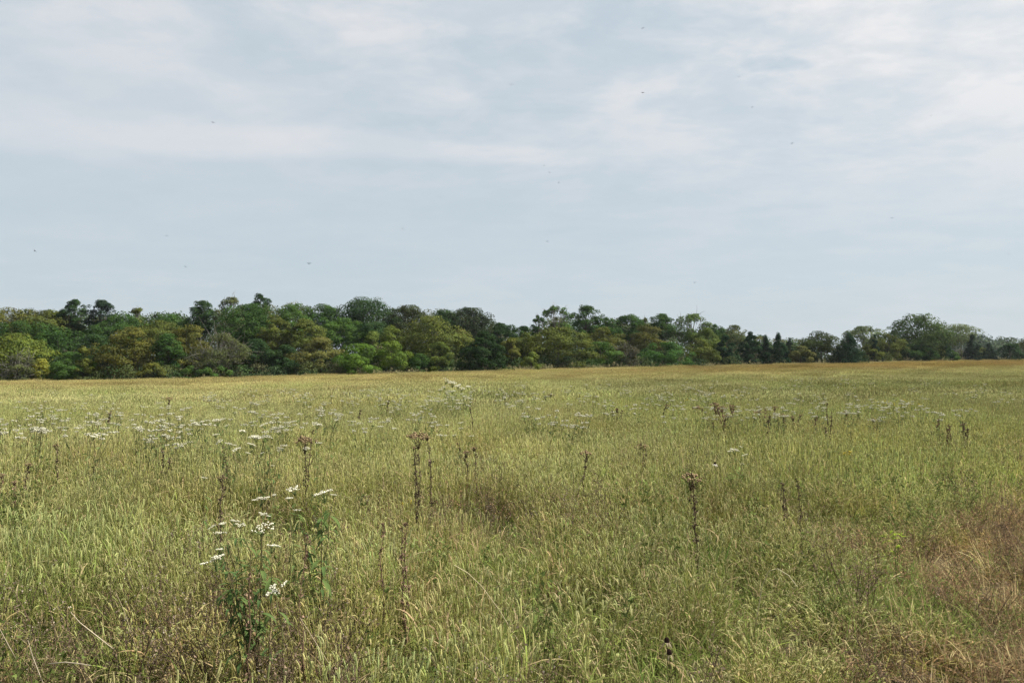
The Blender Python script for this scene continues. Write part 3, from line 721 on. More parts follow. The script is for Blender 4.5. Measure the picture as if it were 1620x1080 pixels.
def cat_pts(ps):
    return {k: np.concatenate([p[k] for p in ps]) for k in ps[0]}
def grass_layer(y0, y1, dens, picks, wts, tall=1.0, tilt=.07, mode='fox', soft=0.0):
    x, y = sow(y0, y1, dens)
    keep = np.ones(len(x), bool)
    if soft: keep &= R.random(len(x)) < np.clip((y - y0) / soft, 0, 1) * np.clip((y1 - y) / soft, 0, 1) * 1.0 if False else keep
    D = edge_depth(x / np.maximum(y, .5)); keep &= y < D + 4
    tr_ = track(x, y); bp_ = barepatch(x, y)
    dn = fbm(x * .7, y * .5, 61)
    if mode == 'fox': keep &= R.random(len(x)) > np.maximum(tr_ * .82, bp_ * .85) + .26 * sstep(.54, .70, dn)
    x, y, tr_, bp_, dn = (q[keep] for q in (x, y, tr_, bp_, dn)); n = len(x)
    nodz = fbm(x * .5 + 40, y * .5, 77, 3)
    if wts is None: pick = R.choice(picks, n)
    else:
        pick = np.where(nodz > .58, R.choice(picks[-5:-1], n), R.choice(picks[:6], n))
    hs = (.62 + .80 * fbm(x * .35, y * .3, 15)) * R.uniform(.82, 1.15, n) * tall * (1 - .45 * np.maximum(tr_, bp_)) * (1 - .42 * track(x, y, 2.6)) * (1 - .25 * barepatch(x, y, 1.7))
    s = R.uniform(.9, 1.15, n)
    return dict(x=x, y=y, pick=pick, size=np.stack([s, s, hs], -1), tint=grass_tint(x, y), tilt=np.full(n, tilt))
layers = [grass_layer(.9, 8.5, 11, [0, 1, 2, 7, 8, 9, 3, 4, 5, 6, 0], 1), grass_layer(7.8, 27, 6, [10, 11, 12, 13, 14], None, 1.02), grass_layer(25, 200, 1.0, [15, 16, 17, 18], None, 1.02, .02)]
scatter('foxtail_grass', 'olive green foxtail grass with bristly seed heads covering the meadow', 'grass', FOX, cat_pts(layers))

def thatch_layer(y0, y1, dens, far=False):
    x, y = sow(y0, y1, dens); D = edge_depth(x / np.maximum(y, .5)); k_ = y < D + 6
    k_ &= np.hypot((x - 1.6) / .16, (y - 4.45) / .3) > 1
    x, y = x[k_], y[k_]; n = len(x); tr_ = track(x, y); bp_ = barepatch(x, y); dn = fbm(x * .8, y * .6, 83); lush = fbm(x * .6 + 9, y * .4, 91)
    r = R.random(n)
    if far: pick = np.where(r < np.maximum(tr_, sstep(.5, .7, dn) * .5), 6, 5)
    else:
        pick = np.where(dn > .56, 2, np.where(r < .5, 0, 1))
        pick = np.where((lush > .62) & (r < .3) & (track(x, y, 2.5) < .1), 7, pick)
        pick = np.where(R.random(n) < bp_ * .9, np.where(r < .7, 2, 3), pick)
        pick = np.where(R.random(n) < tr_ * .86, np.where(r < .6, 4, 3), pick)
    s = R.uniform(.85, 1.3, n); hs = R.uniform(.75, 1.25, n)
    return dict(x=x, y=y, pick=pick, size=np.stack([s, s, hs], -1), tint=np.exp(R.normal(size=(n, 1)) * .13) * np.ones((n, 3)), tilt=np.full(n, .15))
scatter('grass_understorey', 'matted dry and green blades low between the foxtails and on the trodden track', 'grass', THA, cat_pts([thatch_layer(.8, 10, 12), thatch_layer(9, 32, 4, True)]))

def weed_layer(y0, y1, dens):
    x, y = sow(y0, y1, dens); n0 = fbm(x * .55 + 3, y * .42, 101); n1_ = fbm(x * .8, y * .6 + 7, 113)
    tr_ = track(x, y); bp_ = barepatch(x, y)
    k_ = R.random(len(x)) < np.clip(.75 * sstep(.46, .66, n0) + .6 * sstep(.52, .68, n1_) + .08 + .7 * tr_ + .15 * bp_ + .06, 0, 1)
    x, y, n0, n1_, tr_ = (q[k_] for q in (x, y, n0, n1_, tr_)); n = len(x); r = R.random(n)
    pick = np.where(n0 > n1_, np.where(r < .5, 0, np.where(r < .8, 1, 2)), np.where(r < .4, 3, np.where(r < .75, 4, 5)))
    pick = np.where(R.random(n) < tr_, np.where(r < .6, 2, 0), pick)
    s = R.uniform(.75, 1.35, n); hs = s * (1 - .3 * tr_) * R.uniform(.9, 1.2, n)
    return dict(x=x, y=y, pick=pick, size=np.stack([s, s, hs], -1), tint=np.exp(R.normal(size=(n, 1)) * .15) * np.ones((n, 3)), tilt=np.full(n, .12))
scatter('meadow_weeds', 'small brown and green leafy weeds scattered through the foxtail grass', 'weeds', WEE, cat_pts([weed_layer(.9, 9, 15), weed_layer(9, 30, 4)]))

def weed_edge():
    a = R.uniform(-.9, 1.0, 900); D = edge_depth(a) + R.uniform(-2, 3.5, 900); x = a * D; n = 900
    k_ = fbm(x * .12, D * 0 + 3, 5, 3) > .38; x, D = x[k_], D[k_]; n = len(x); s_ = R.uniform(1.3, 2.9, n) * np.where(x < -20, .75, 1)
    return dict(x=x, y=D, pick=np.zeros(n, int), size=np.stack([s_, s_, s_ * R.uniform(.8, 1.2, n)], -1), tint=np.exp(R.normal(size=(n, 1)) * .2) * np.ones((n, 3)), tilt=np.full(n, .1))
EDG = proto_collection('edge_weed', [forb(rg, .45, (.20, .17, .09), (.27, .25, .13), 5, 160, .05, .16, 120, (.48, .44, .33))])
scatter('edge_weeds', 'pale tall weeds fringing the far edge of the meadow before the trees', 'weeds', EDG, weed_edge())

# ------------------------------------------------------------------ single plants in the meadow
GRASS_H = .45
def depth_for(vbase): return (EYE - GRASS_H) * F / (vbase - HORIZON)
def at(u, v, d):
    return pix(u, v, d)

def blob(g, c, r, col):
    """a tiny six-cornered floret"""
    v = np.array([[1, 0, 0], [0, 1, 0], [-1, 0, 0], [0, -1, 0], [0, 0, .8], [0, 0, -.7]]) * r + c
    g.add(v, None, [[0, 1, 4], [1, 2, 4], [2, 3, 4], [3, 0, 4], [1, 0, 5], [2, 1, 5], [3, 2, 5], [0, 3, 5]], col)
def corymb(rng, n=46, white=(.80, .78, .64)):
    """flat-topped cluster one metre across before scaling, built of small heads on branching stalks"""
    g = Geo(); subs = []
    for k in range(9):
        a = rng.random() * 6.283; r = .42 * math.sqrt(rng.random()); subs.append(np.array([math.cos(a) * r, math.sin(a) * r, -.18 * r + rng.normal() * .035]))
    for c in subs:
        g.tube([[0, 0, -.55], c * .5 + np.array([0, 0, -.22]), c], [.018, .014, .01], 3, (.12, .16, .06), False)
    for i in range(n):
        c = subs[rng.integers(len(subs))] + np.array([*(rng.normal(size=2) * .075), abs(rng.normal()) * .03])
        blob(g, c, rng.uniform(.030, .055), np.array(white) * rng.uniform(.78, 1.08))
    return g.build('flower_cluster', M_FLOWER)
CORY = [corymb(R, n) for n in (70, 60, 80, 48)]

def leaf_mesh(L, wd, droop, col):
    g = Geo(); seg = 5; p = np.zeros(3); e = .25; P = [p.copy()]
    for k in range(seg):
        p = p + np.array([math.cos(e), 0, math.sin(e)]) * L / seg; e -= droop / seg; P.append(p.copy())
    P = np.array(P); ww = wd * np.array([.12, .75, 1., .8, .45, .02]) / 2
    up = np.array([0, 0, 1.]) * .35
    l = P + np.array([0, 1., 0]) * ww[:, None] + up * ww[:, None]; r = P - np.array([0, 1., 0]) * ww[:, None] + up * ww[:, None]
    v = np.concatenate([l, P, r]); n = seg + 1
    q = [[k, k + 1, n + k + 1, n + k] for k in range(seg)] + [[n + k, n + k + 1, 2 * n + k + 1, 2 * n + k] for k in range(seg)]
    g.add(v, q, None, col); return g.build('leaf', M_PLANT, True)
LEAVES = [leaf_mesh(.085, .020, 1.3, (.10, .155, .052)), leaf_mesh(.075, .017, 1.8, (.085, .14, .05)), leaf_mesh(.10, .023, 1.0, (.12, .17, .055))]
LIME = leaf_mesh(.06, .026, .9, (.24, .31, .045))

def boneset(label, d, ubase, flowers, leaves_per=8, dark=False, group='white-flowered plants near the camera', leafscale=1.0, low=.12):
    """flowers: list of (u, v, width in photo pixels)"""
    b0 = at(ubase, 700, d); zb = float(ground(b0[0], d))
    base = np.array([b0[0], d, zb])
    root = empty('white_wildflower', base, label, 'wildflower', group)
    rng = np.random.default_rng(int(ubase * 13 + d * 100))
    g = Geo(); sc_ = np.array((.10, .085, .045) if dark else (.13, .15, .06))
    nst = max(1, min(4, len(flowers) // 3 + 1)); feet = [rng.normal(size=3) * np.array([.035, .035, 0]) for k in range(nst)]
    for i, (u, v, wpx) in enumerate(flowers):
        dd = d + rng.uniform(-.12, .12)
        top = at(u, v, dd) - base
        s = wpx * dd / F
        f = feet[i % nst]
        neck = top - np.array([0, 0, .5 * s])
        fork = f * .6 + neck * np.array([.45, .45, .68])
        q = np.linspace(0, 1, 7)[:, None]
        path = (1 - q) ** 2 * f + 2 * q * (1 - q) * fork + q ** 2 * neck
        path[1:-1] += rng.normal(size=(5, 3)) * .006; path[0, 2] = -.03
        cc = sc_ * np.linspace(.55, 1.15, 7)[:, None]
        g.tube(path, np.linspace(.0034, .0015, 7), 5, cc, False)
        o = obj('flower_cluster', CORY[rng.integers(len(CORY))], root, top)
        o.rotation_euler = (rng.normal() * .22, rng.normal() * .22, rng.random() * 6.28); o.scale = (s * 1.12, s * 1.12, s * .95)
        for k in range(leaves_per):
            t = rng.uniform(low + .2, .93); kk = t * 6; i0 = int(kk); pp = path[i0] * (1 - kk + i0) + path[min(i0 + 1, 6)] * (kk - i0)
            o = obj('leaf', LEAVES[rng.integers(3)], root, pp)
            e = (0.0, rng.uniform(-.1, .7), rng.random() * 6.28); o.rotation_euler = e
            o.scale = (leafscale * rng.uniform(.7, 1.15) * (1.15 - .45 * t),) * 3
    obj('stem', g.build('stem', M_DEAD, True), root)
    return root
boneset('largest white-flowered plant in the foreground, several flat heads on leafy stems', 3.6, 408,
        [(336, 884, 40), (346, 868, 16), (335, 833, 17), (353, 827, 16), (372, 823, 20), (380, 829, 16), (346, 842, 22), (414, 833, 34), (419, 813, 18), (431, 862, 25)], 15, True, leafscale=1.1)
boneset('single white flower head low down right of the largest white-flowered plant', 3.4, 450, [(437, 929, 36)], 9)
boneset('white flower head tilted left above the largest white-flowered plant', 4.5, 425, [(412, 788, 26), (433, 782, 10)], 7)
boneset('white flower head between the left-tilted one and the flat wide one', 4.6, 470, [(464, 772, 24), (457, 787, 16)], 7)
boneset('leafy plant with flat wide white head, rightmost of the foreground white flowers', 4.2, 504, [(509, 779, 34), (528, 782, 12), (470, 806, 12)], 16, True, leafscale=1.35)
boneset('bushy white-flowered plant with dark stems left of the big brown seed head', 7.4, 428,
        [(417, 671, 16), (429, 679, 7), (405, 690, 19), (424, 691, 14), (398, 702, 14), (447, 706, 18), (443, 712, 10), (415, 716, 9), (432, 736, 8)], 9, True)
boneset('spreading white-flowered plant above the leaning dark stalk on the left', 7.7, 366,
        [(317, 667, 13), (343, 664, 20), (353, 662, 9), (358, 673, 9), (383, 681, 14), (341, 687, 12), (347, 697, 15), (365, 702, 17), (374, 710, 14), (392, 716, 9)], 5)
boneset('sparse white flowers just right of the big brown seed head', 7.6, 497, [(502, 671, 17), (532, 664, 9), (504, 700, 12), (484, 709, 13)], 4)
boneset('lone flat white flower head on a thin stem at the far left', 8.2, 156, [(150, 688, 18), (163, 686, 14)], 5, True)
boneset('white-flowered plant with green leaves on the right, behind the pale coneflower', 8.3, 1168, [(1163, 711, 16), (1172, 706, 8), (1155, 713, 9), (1178, 719, 9), (1174, 733, 8)], 9)
boneset('thin scatter of white flowers right of the brown-topped stalk trio', 9.2, 728, [(708, 672, 9), (730, 668, 9), (729, 677, 8), (699, 688, 16), (746, 689, 8), (718, 688, 8)], 5)
boneset('small white flower beside the crumpled dark stalk on the left', 5.3, 330, [(323, 755, 11)], 5, True)
boneset('white flowers low in front of the trees, a dense tuft left of centre', 21, 716, [(708, 602, 14), (715, 605, 16), (724, 609, 14), (703, 612, 10), (732, 614, 13), (741, 611, 11), (716, 618, 12), (697, 616, 9)], 5)

# drifts of the same flower farther off
def far_plant(rng, heads):
    g = Geo()
    for k in range(heads):
        a = rng.random() * 6.28; r = rng.uniform(.03, .26); top = np.array([math.cos(a) * r, math.sin(a) * r, rng.uniform(.72, 1.0)])
        f = rng.normal(size=3) * np.array([.04, .04, 0])
        g.tube([f, (f + top) * np.array([.35, .35, .5]), top - np.array([0, 0, .03])], [.005, .004, .003], 3, (.15, .15, .07), False)
        n = 5; q = rng.random((n, 1)) * .5 + .4; g.leaves(f * (1 - q) + top * q + rng.normal(size=(n, 3)) * .03, rng.normal(size=(n, 3)) + np.array([0, 0, .5]), .075, .35, np.array([.14, .175, .065]), rng)
        n = 16; s = rng.uniform(.030, .062)
        for i in range(n):
            b = rng.random() * 6.28; rr = s * math.sqrt(rng.random())
            blob(g, top + np.array([math.cos(b) * rr, math.sin(b) * rr, rng.normal() * .006]), rng.uniform(.008, .014), np.array([.56, .55, .42]) * rng.uniform(.75, 1.05))
    return g.build('white_wildflower', M_FLOWER)
FARP = [far_plant(R, n) for n in (3, 4, 5, 6, 7, 4)]
DRIFTS = [  # u range, v range of the flower tops, number, label
 (-20, 400, 614, 668, 62, 'small white-flowered plant in the drift across the left middle distance'),
 (390, 690, 614, 660, 58, 'small white-flowered plant in the drift left of centre below the bright green bushes'),
 (680, 830, 610, 634, 32, 'small white-flowered plant in the drift around the dense white tuft'),
 (810, 1110, 610, 656, 44, 'small white-flowered plant in the thin drift right of centre'),
 (1080, 1460, 604, 650, 72, 'small white-flowered plant in the broad drift behind the brown stalk clusters'),
 (1450, 1640, 610, 650, 16, 'small white-flowered plant in the sparse drift towards the right edge')]
for u0, u1, v0, v1, n, lab in DRIFTS:
    for k in range(n):
        h = R.uniform(.82, 1.02); v = v0 + (v1 - v0) * R.random() ** 1.2; d = min((EYE - h) * F / max(v - 588, 6), 46)
        u = u0 + (u1 - u0) * (k + R.random()) / n + 20 * (R.random() - .5)
        x = (u - 810) / F * d
        o = obj('white_wildflower', FARP[R.integers(len(FARP))], None, (x, d, float(ground(x, d)) - .01))
        s = h * R.uniform(.95, 1.1); o.scale = (s, s, h); o.rotation_euler = (R.normal() * .05, R.normal() * .05, R.random() * 6.28)
        tag(o, lab, 'wildflower', 'drifts of white wildflowers')

for u, v, h, lab in [(238, 686, .8, 'leftmost small white flower of the handful left of the spreading white-flowered plant'), (262, 676, .86, 'highest small white flower of the handful left of the spreading white-flowered plant'),
                     (276, 694, .8, 'lowest small white flower of the handful left of the spreading white-flowered plant'), (296, 684, .84, 'rightmost small white flower of the handful left of the spreading white-flowered plant')]:
    d = (EYE - h) * F / (v - 590); x = (u - 810) / F * d
    o = obj('white_wildflower', FARP[int(u) % 3], None, (x, d, float(ground(x, d)) - .01)); o.scale = (h * .8, h * .8, h); tag(o, lab, 'wildflower', 'small white flowers on the left')

# dead dark stalks (last year's tall weeds)
def dead_stalk(label, u, vtop, vbase, headpx=0, lean=0, thick=1.0, brown=False, extra=()):
    d = depth_for(vbase); rng = np.random.default_rng(int(u * 7 + vtop))
    top = at(u, vtop, d); x0 = (u + lean - 810) / F * d; zb = float(ground(x0, d)); base = np.array([x0, d, zb])
    root = empty('dead_stalk', base, label, 'dead plant', 'dark dead stalks in the meadow')
    T = top - base; H = T[2]
    stem = Geo(); rag = Geo(); second = []; far = .82 + d / 20 + max(0, d - 11) / 18
    dk = np.array((.15, .10, .07) if brown else (.085, .064, .044))
    n = 9; q = np.linspace(0, 1, n)[:, None]
    path = q * T * np.array([1, 1, 1]) + (q * (1 - q)) * np.array([rng.normal() * .12, rng.normal() * .08, 0]) + rng.normal(size=(n, 3)) * .007
    path[0, 2] = -.03
    stem.tube(path, np.linspace(.0040, .0016, n) * thick ** .5 * far, 5, dk * rng.uniform(.8, 1.2), False)
    for (du, dv) in extra:                       # a second stem from the same foot
        t2 = at(u + du, vtop + dv, d) - base; p2 = q ** .8 * path[4] * (q < .5) if False else np.where(q < .35, path * 1.0, 0); q2 = np.clip((q - .35) / .65, 0, 1); f0 = path[3]; p2 = np.where(q < .35, path, f0 + (t2 - f0) * np.concatenate([q2 ** .75, q2 ** .75, q2], 1)) + rng.normal(size=(n, 3)) * .003; p2[0, 2] = -.03; second.append(p2)
        stem.tube(p2, np.linspace(.0036, .0014, n) * thick ** .5 * far, 5, dk, False)
    obj('stem', stem.build('stem', M_DEAD, True), root)
    for pa in [path] + second:                    # crumpled leaves clinging to the stem
        m = int((100 if brown else 95) * thick); f = rng.uniform(.15, .98, m); f = .5 * f + .5 * np.round(f * 9) / 9
        i0 = np.minimum((f * (n - 1)).astype(int), n - 2); fr = (f * (n - 1) - i0)[:, None]
        c = pa[i0] * (1 - fr) + pa[i0 + 1] * fr + rng.normal(size=(m, 3)) * np.array([.0075, .0075, .008]) * thick
        rag.leaves(c, rng.normal(size=(m, 3)) * np.array([1, 1, .5]), rng.uniform(.008, .024, m) * (.7 + .3 * thick) * far, .5, dk * 1.3 * np.exp(rng.normal(size=(m, 1)) * .4), rng)
    o = obj('withered_foliage', rag.build('withered_foliage', M_DEAD), root); o['kind'] = 'stuff'
    if headpx:
        hd = Geo(); s = headpx * 1.25 * d / F
        for k in range(15):
            a = rng.random() * 6.28; r = .5 * s * math.sqrt(rng.random()); e = np.array([math.cos(a) * r, math.sin(a) * r, -.5 * r + rng.uniform(-.02, .02) * s])
            hd.tube([[0, 0, -.75 * s], e * .55 + np.array([0, 0, -.3 * s]), e], [.0018, .0014, .001], 3, dk, False)
            for j in range(9):
                blob(hd, e + rng.normal(size=3) * s * np.array([.05, .05, .035]), s * rng.uniform(.025, .055), np.array((.30, .22, .13)) * rng.uniform(.4, 1.3))
        obj('seed_head', hd.build('seed_head', M_DEAD), root, T)
    return root
STALKS = [
 ('thick dark dead stalk with a crumpled top, left of the foreground white flowers', 350, 752, 832, 12, 8, 1.8, False, ()),
 ('dead stalk with the broadest flat tan seed head, in the trio left of centre', 662, 683, 803, 30, 1, 1.2, False, ()),
 ('right dead stalk of the trio, dark knobby top just below the flat tan head', 676, 690, 800, 8, 8, 1.5, False, ()),
 ('short dead stalk at the left of the trio with the flat tan head', 654, 706, 800, 8, 4, 1.3, False, ((2, 10),)),
 ('dead stalk with a big brown branching seed head beside the bushy white-flowered plant', 482, 690, 772, 30, 4, 1.5, False, ((12, -8),)),
 ('thick dark dead stalk with a ragged brown head, alone on the right foreground', 1092, 748, 834, 30, 8, 1.9, False, ()),
 ('slender dead stalk with a small flat head right of centre', 929, 712, 772, 17, -3, 1.2, False, ()),
 ('short dead stalk with a loose brown head right of the slender one', 1015, 701, 736, 20, 3, 1.4, False, ((6, 10),)),
 ('leftmost stalk of the low dark group right of the flat-headed trio', 724, 700, 745, 4, 5, 1.2, False, ()),
 ('middle stalk with drooping brown head in the low dark group', 737, 713, 752, 12, 1, 1.4, False, ()),
 ('rightmost stalk of the low dark group, hooked brown top', 750, 706, 752, 9, 5, 1.4, False, ()),
 ('leaning dark stalk under the spreading white flowers on the left', 352, 704, 758, 0, 18, 1.9, False, ()),
 ('dark leaning stalk with withered top at the far left edge', 45, 732, 775, 11, -4, 1.4, False, ()),
 ('upright dark stalk left of the lone flat white flower', 89, 703, 752, 9, 3, 1.4, False, ()),
 ('short stalk with round brown head near the left picture edge', 23, 760, 792, 9, 0, 1.1, True, ()),
 ('small tan-headed stalk cut by the left picture edge', 3, 748, 790, 10, 1, 1.1, True, ()),
 ('dark ragged stalk left of the spreading white flowers', 257, 712, 752, 5, 6, 1.5, False, ((12, 10),)),
 ('tall reddish dead weed in the grass below the trio, the right one', 641, 826, 925, 8, 4, 1.0, True, ((-6, 8),)),
 ('hooked reddish dead weed left of the tall reddish one', 606, 826, 915, 6, 16, .9, True, ()),
 ('dark red stalk broken off at the foot of the largest white-flowered plant', 396, 905, 1078, 4, 22, 1.0, True, ()),
 ('low dark red stalk at the foot of the leafy plant with flat wide white head', 488, 838, 990, 0, 16, .9, True, ()),
 ('thin dark stalk behind the low dark group, farther off', 744, 645, 684, 4, 6, 1.0, False, ()),
 ('thin dark weed stem standing alone on the right foreground', 1259, 756, 812, 3, 6, 1.1, False, ()),
 ('shorter dark weed stem left of the lone thin one on the right', 1239, 764, 806, 4, 2, 1.5, False, ()),
 ('brown flat-topped stalk at the left of the big brown cluster', 1104, 642, 664, 13, 2, 1.6, True, ((8, 2),)),
 ('tallest brown stalk of the big brown cluster on the right', 1130, 636, 668, 14, 2, 1.8, True, ((6, 4),)),
 ('brown stalk with tan top in the middle of the big brown cluster', 1142, 642, 682, 12, 3, 1.6, True, ((-6, 6),)),
 ('right-hand upright stalk of the big brown cluster', 1155, 640, 674, 10, 1, 1.5, True, ((5, 1),)),
 ('tan-topped stalk leaning at the front of the big brown cluster', 1150, 656, 686, 9, 5, 1.3, False, ()),
 ('dark stem standing apart in front of the big brown cluster', 1128, 668, 700, 3, 3, 1.3, False, ()),
 ('flat tan-topped stalk at the left of the row right of the big cluster', 1201, 648, 678, 13, 6, 1.4, True, ((10, 0),)),
 ('darkest straight stalk in the row right of the big cluster', 1218, 658, 700, 5, 0, 1.9, False, ()),
 ('feathery brown stalk behind the darkest straight stalk', 1226, 642, 672, 8, 1, 1.4, True, ()),
 ('wide-headed stalk in the row right of the darkest straight stalk', 1239, 654, 682, 12, 2, 1.6, False, ()),
 ('knobby dark stalk next right of the wide-headed one', 1254, 658, 682, 8, 1, 1.7, False, ()),
 ('slim dark stalk at the end of the row right of the big cluster', 1266, 655, 682, 6, 0, 1.6, False, ()),
 ('tan-headed stalk standing alone right of the row', 1290, 658, 688, 9, 2, 1.3, True, ()),
 ('tall thin forked stalk right of the tan-headed lone stalk', 1308, 638, 692, 5, 8, 1.2, False, ((8, 14),)),
 ('leaning dark stalk at the foot of the tall thin forked stalk', 1305, 675, 705, 0, 12, 1.5, False, ()),
 ('small brown stalk with tan head right of the tall forked stalk', 1338, 650, 676, 8, 2, 1.3, True, ()),
 ('small dark stalk pair half way to the right edge', 1382, 662, 692, 7, 4, 1.3, False, ((6, 6),)),
 ('left leaning stem of the dark clump towards the right edge', 1484, 664, 700, 4, 10, 1.5, True, ()),
 ('middle ragged stem of the dark clump towards the right edge', 1502, 672, 704, 5, 5, 1.8, True, ((-4, 4),)),
 ('right upright stem of the dark clump towards the right edge', 1524, 670, 702, 8, 4, 1.9, False, ((6, 8),)),
 ('dark brushy stalks in the grass just right of centre', 976, 646, 668, 7, 3, 1.5, False, ((8, 3), (-8, 4))),
 ('dark stalk under the thin white drift right of centre', 1055, 640, 672, 8, -2, 1.3, False, ()),
 ('brown brushy stalk left of the slender flat-headed one, far off', 872, 622, 644, 9, 1, 1.6, False, ((-10, 4),)),
 ('tiny dark stalk in the left drift of white flowers', 268, 628, 650, 8, 1, 1.6, False, ()),
 ('dark stalk in the left middle distance below the drift', 174, 652, 682, 6, 1, 1.5, False, ()),
 ('dark stem below the drift left of centre', 571, 648, 676, 3, 2, 1.4, False, ()),
 ('dark stem standing right of the drift left of centre', 615, 632, 662, 3, 2, 1.4, False, ()),
]
for a in STALKS: dead_stalk(*a)

# coneflowers gone to seed
def coneflower(label, u, v, h, petals, petcol):
    d = (EYE - h) * F / (v - HORIZON); p = at(u, v, d); zb = float(ground(p[0], d)); root = empty('coneflower', (p[0], d, zb), label, 'coneflower', 'coneflowers going to seed')
    H = p[2] - zb; g = Geo(); g.tube([[.03, 0, -.03], [.01, .01, H * .5], [0, 0, H]], [.0025, .002, .0016], 5, (.12, .12, .05), False); obj('stem', g.build('stem', M_DEAD, True), root)
    g = Geo(); t = np.linspace(0, 1, 6); g.tube(np.stack([t * 0, t * 0, t * .020], -1), .011 * np.sqrt(np.clip(1 - (t * .98) ** 2.2, .02, 1)), 9, (.022, .014, .012), True)
    rng = np.random.default_rng(int(u))
    for k in range(40):
        a = rng.random() * 6.28; q = rng.random(); r = .011 * math.sqrt(max(.02, 1 - q ** 2.2)); blob(g, np.array([math.cos(a) * r, math.sin(a) * r, q * .02]), .0018, np.array((.03, .018, .014)) * rng.uniform(.6, 2))
    obj('cone', g.build('cone', M_DEAD), root, (0, 0, H))
    for k in range(petals):
        g = Geo(); a = k * 6.283 / petals + rng.normal() * .15; g.blade([math.cos(a) * .008, math.sin(a) * .008, .001], a, -.35 + rng.normal() * .3, .030, .007, .9, np.array(petcol), 4); obj('petal', g.build('petal', M_FLOWER), root, (0, 0, H))
coneflower('upper of two dark seed cones with shrivelled petals at the bottom right of centre', 1055, 1015, .50, 7, (.26, .21, .15))
coneflower('lower of two dark seed cones with shrivelled petals at the bottom right of centre', 1059, 1034, .47, 6, (.28, .24, .15))
coneflower('pale-petalled coneflower with dark underside on the right', 1131, 734, .80, 9, (.72, .66, .60))

# bleached fallen and arching stalks
def pale_stalk(label, pts, d, width=.0024, col=(.50, .43, .32), ground_end=True):
    P = np.array([at(u, v, d + k * .05) for k, (u, v) in enumerate(pts)])
    if ground_end:
        dv = P[-1] - P[-2]; dv[2] = min(dv[2], -.25 * np.hypot(dv[0], dv[1])); e = P[-1] + dv * min((P[-1][2] - float(ground(P[-1][0], P[-1][1]))) / max(-dv[2], .01), 1.3); P = np.vstack([P, e])
    b0 = P[-1].copy(); g = Geo(); g.tube(P - b0, np.linspace(width * .55, width, len(P)), 5, col, True)
    o = obj('dry_stalk', g.build('dry_stalk', M_DEAD, True), None, b0); return tag(o, label, 'dry stalk', 'bleached dry stalks')
pale_stalk('longest bleached stalk slanting across the low brown patch at lower left', [(156, 957), (130, 978), (105, 998)], 3.55)
pale_stalk('bleached stalk slanting parallel left of the longest one at lower left', [(116, 964), (102, 976), (86, 989)], 3.5)
pale_stalk('steep bleached stalk left of the two parallel ones at lower left', [(70, 975), (60, 993), (47, 1013)], 3.4)
pale_stalk('bleached stalk crossing the longest one the other way', [(112, 968), (126, 984), (150, 1003)], 3.45, .0026)
pale_stalk('bleached stalk running down to the bottom edge at lower left', [(44, 1012), (52, 1040), (65, 1073)], 3.05, .0028)
pale_stalk('short bleached stalk at the left picture edge near the bottom', [(-4, 988), (4, 1003), (13, 1020)], 3.2)
pale_stalk('level bleached stalk lying low near the bottom left', [(144, 1052), (124, 1049), (103, 1047)], 2.95, .0028)
pale_stalk('short steep bleached stalk at the bottom left, right of the level one', [(163, 1060), (157, 1068), (149, 1079)], 2.9, .0026)
pale_stalk('thin bleached stalk standing right of the low brown patch', [(183, 936), (196, 965), (208, 1002)], 3.6, .0022, (.40, .34, .22))
pale_stalk('long pale arching stalk bending down to the right in the lower middle', [(718, 893), (740, 906), (762, 927), (790, 965), (824, 1020)], 3.5, .0030, (.46, .40, .25))
pale_stalk('pale hooked stalk above the dark hollow at lower right', [(1262, 928), (1248, 910), (1230, 899), (1216, 903), (1206, 925), (1200, 960)], 3.6, .0026, (.44, .40, .26))
pale_stalk('thin arched straw right of the low dark stalk group', [(764, 743), (752, 752), (745, 768), (742, 790)], 5.6, .0026, (.44, .41, .26))
pale_stalk('pale straw leaning left in the grass at lower middle left', [(474, 976), (487, 996), (505, 1025)], 3.2, .0022, (.46, .38, .26))

# lime-leaved seedling, broad green blades, yellow flowers
def seedling(label, u, v, h, n, spread):
    d = (EYE - h) * F / (v - HORIZON); p = at(u, v, d); zb = float(ground(p[0], d)); root = empty('seedling', (p[0], d, zb), label, 'seedling')
    rng = np.random.default_rng(int(u)); g = Geo(); tips = []
    for k in range(4):
        e = np.array([rng.uniform(-1, 1) * spread, rng.normal() * .04, h * rng.uniform(.88, 1.03)]); g.tube([[0, 0, -.02], e * np.array([.3, .3, .6]), e], [.003, .002, .0012], 4, (.12, .13, .05), False); tips.append(e)
    obj('stem', g.build('stem', M_DEAD, True), root)
    for k in range(n):
        e = tips[k % 4]; q = rng.uniform(.72, 1.0); o = obj('leaf', LIME, root, e * np.array([q, q, q])); o.rotation_euler = (0, rng.uniform(-.3, .6), rng.random() * 6.28); o.scale = (rng.uniform(.7, 1.1),) * 3
seedling('lime green seedling glowing in the grass left of the trodden track', 1416, 838, .46, 18, .09)
def blades(label, u, v, h, n):
    d = (EYE - h) * F / (v - HORIZON); p = at(u, v, d); zb = float(ground(p[0], d)); root = empty('broad_bladed_grass', (p[0], d, zb), label, 'grass tuft'); rng = np.random.default_rng(int(u))
    for k in range(n):
        g = Geo(); g.blade([rng.normal() * .02, rng.normal() * .02, 0], rng.random() * 6.28, rng.uniform(1.15, 1.5), h * rng.uniform(.75, 1.1), .013, rng.uniform(.1, .7), np.array((.09, .16, .035)) * rng.uniform(.8, 1.2), 5, rng.uniform(-.4, .4)); obj('blade', g.build('blade', M_PLANT), root)
blades('dark green broad-bladed grass tuft right of the long arching stalk', 808, 930, .50, 9)
blades('bright green grass tuft on the right behind the ragged brown stalk', 1128, 838, .46, 14)
blades('dark green grass tuft at the bottom edge right of centre', 1035, 1030, .46, 9)
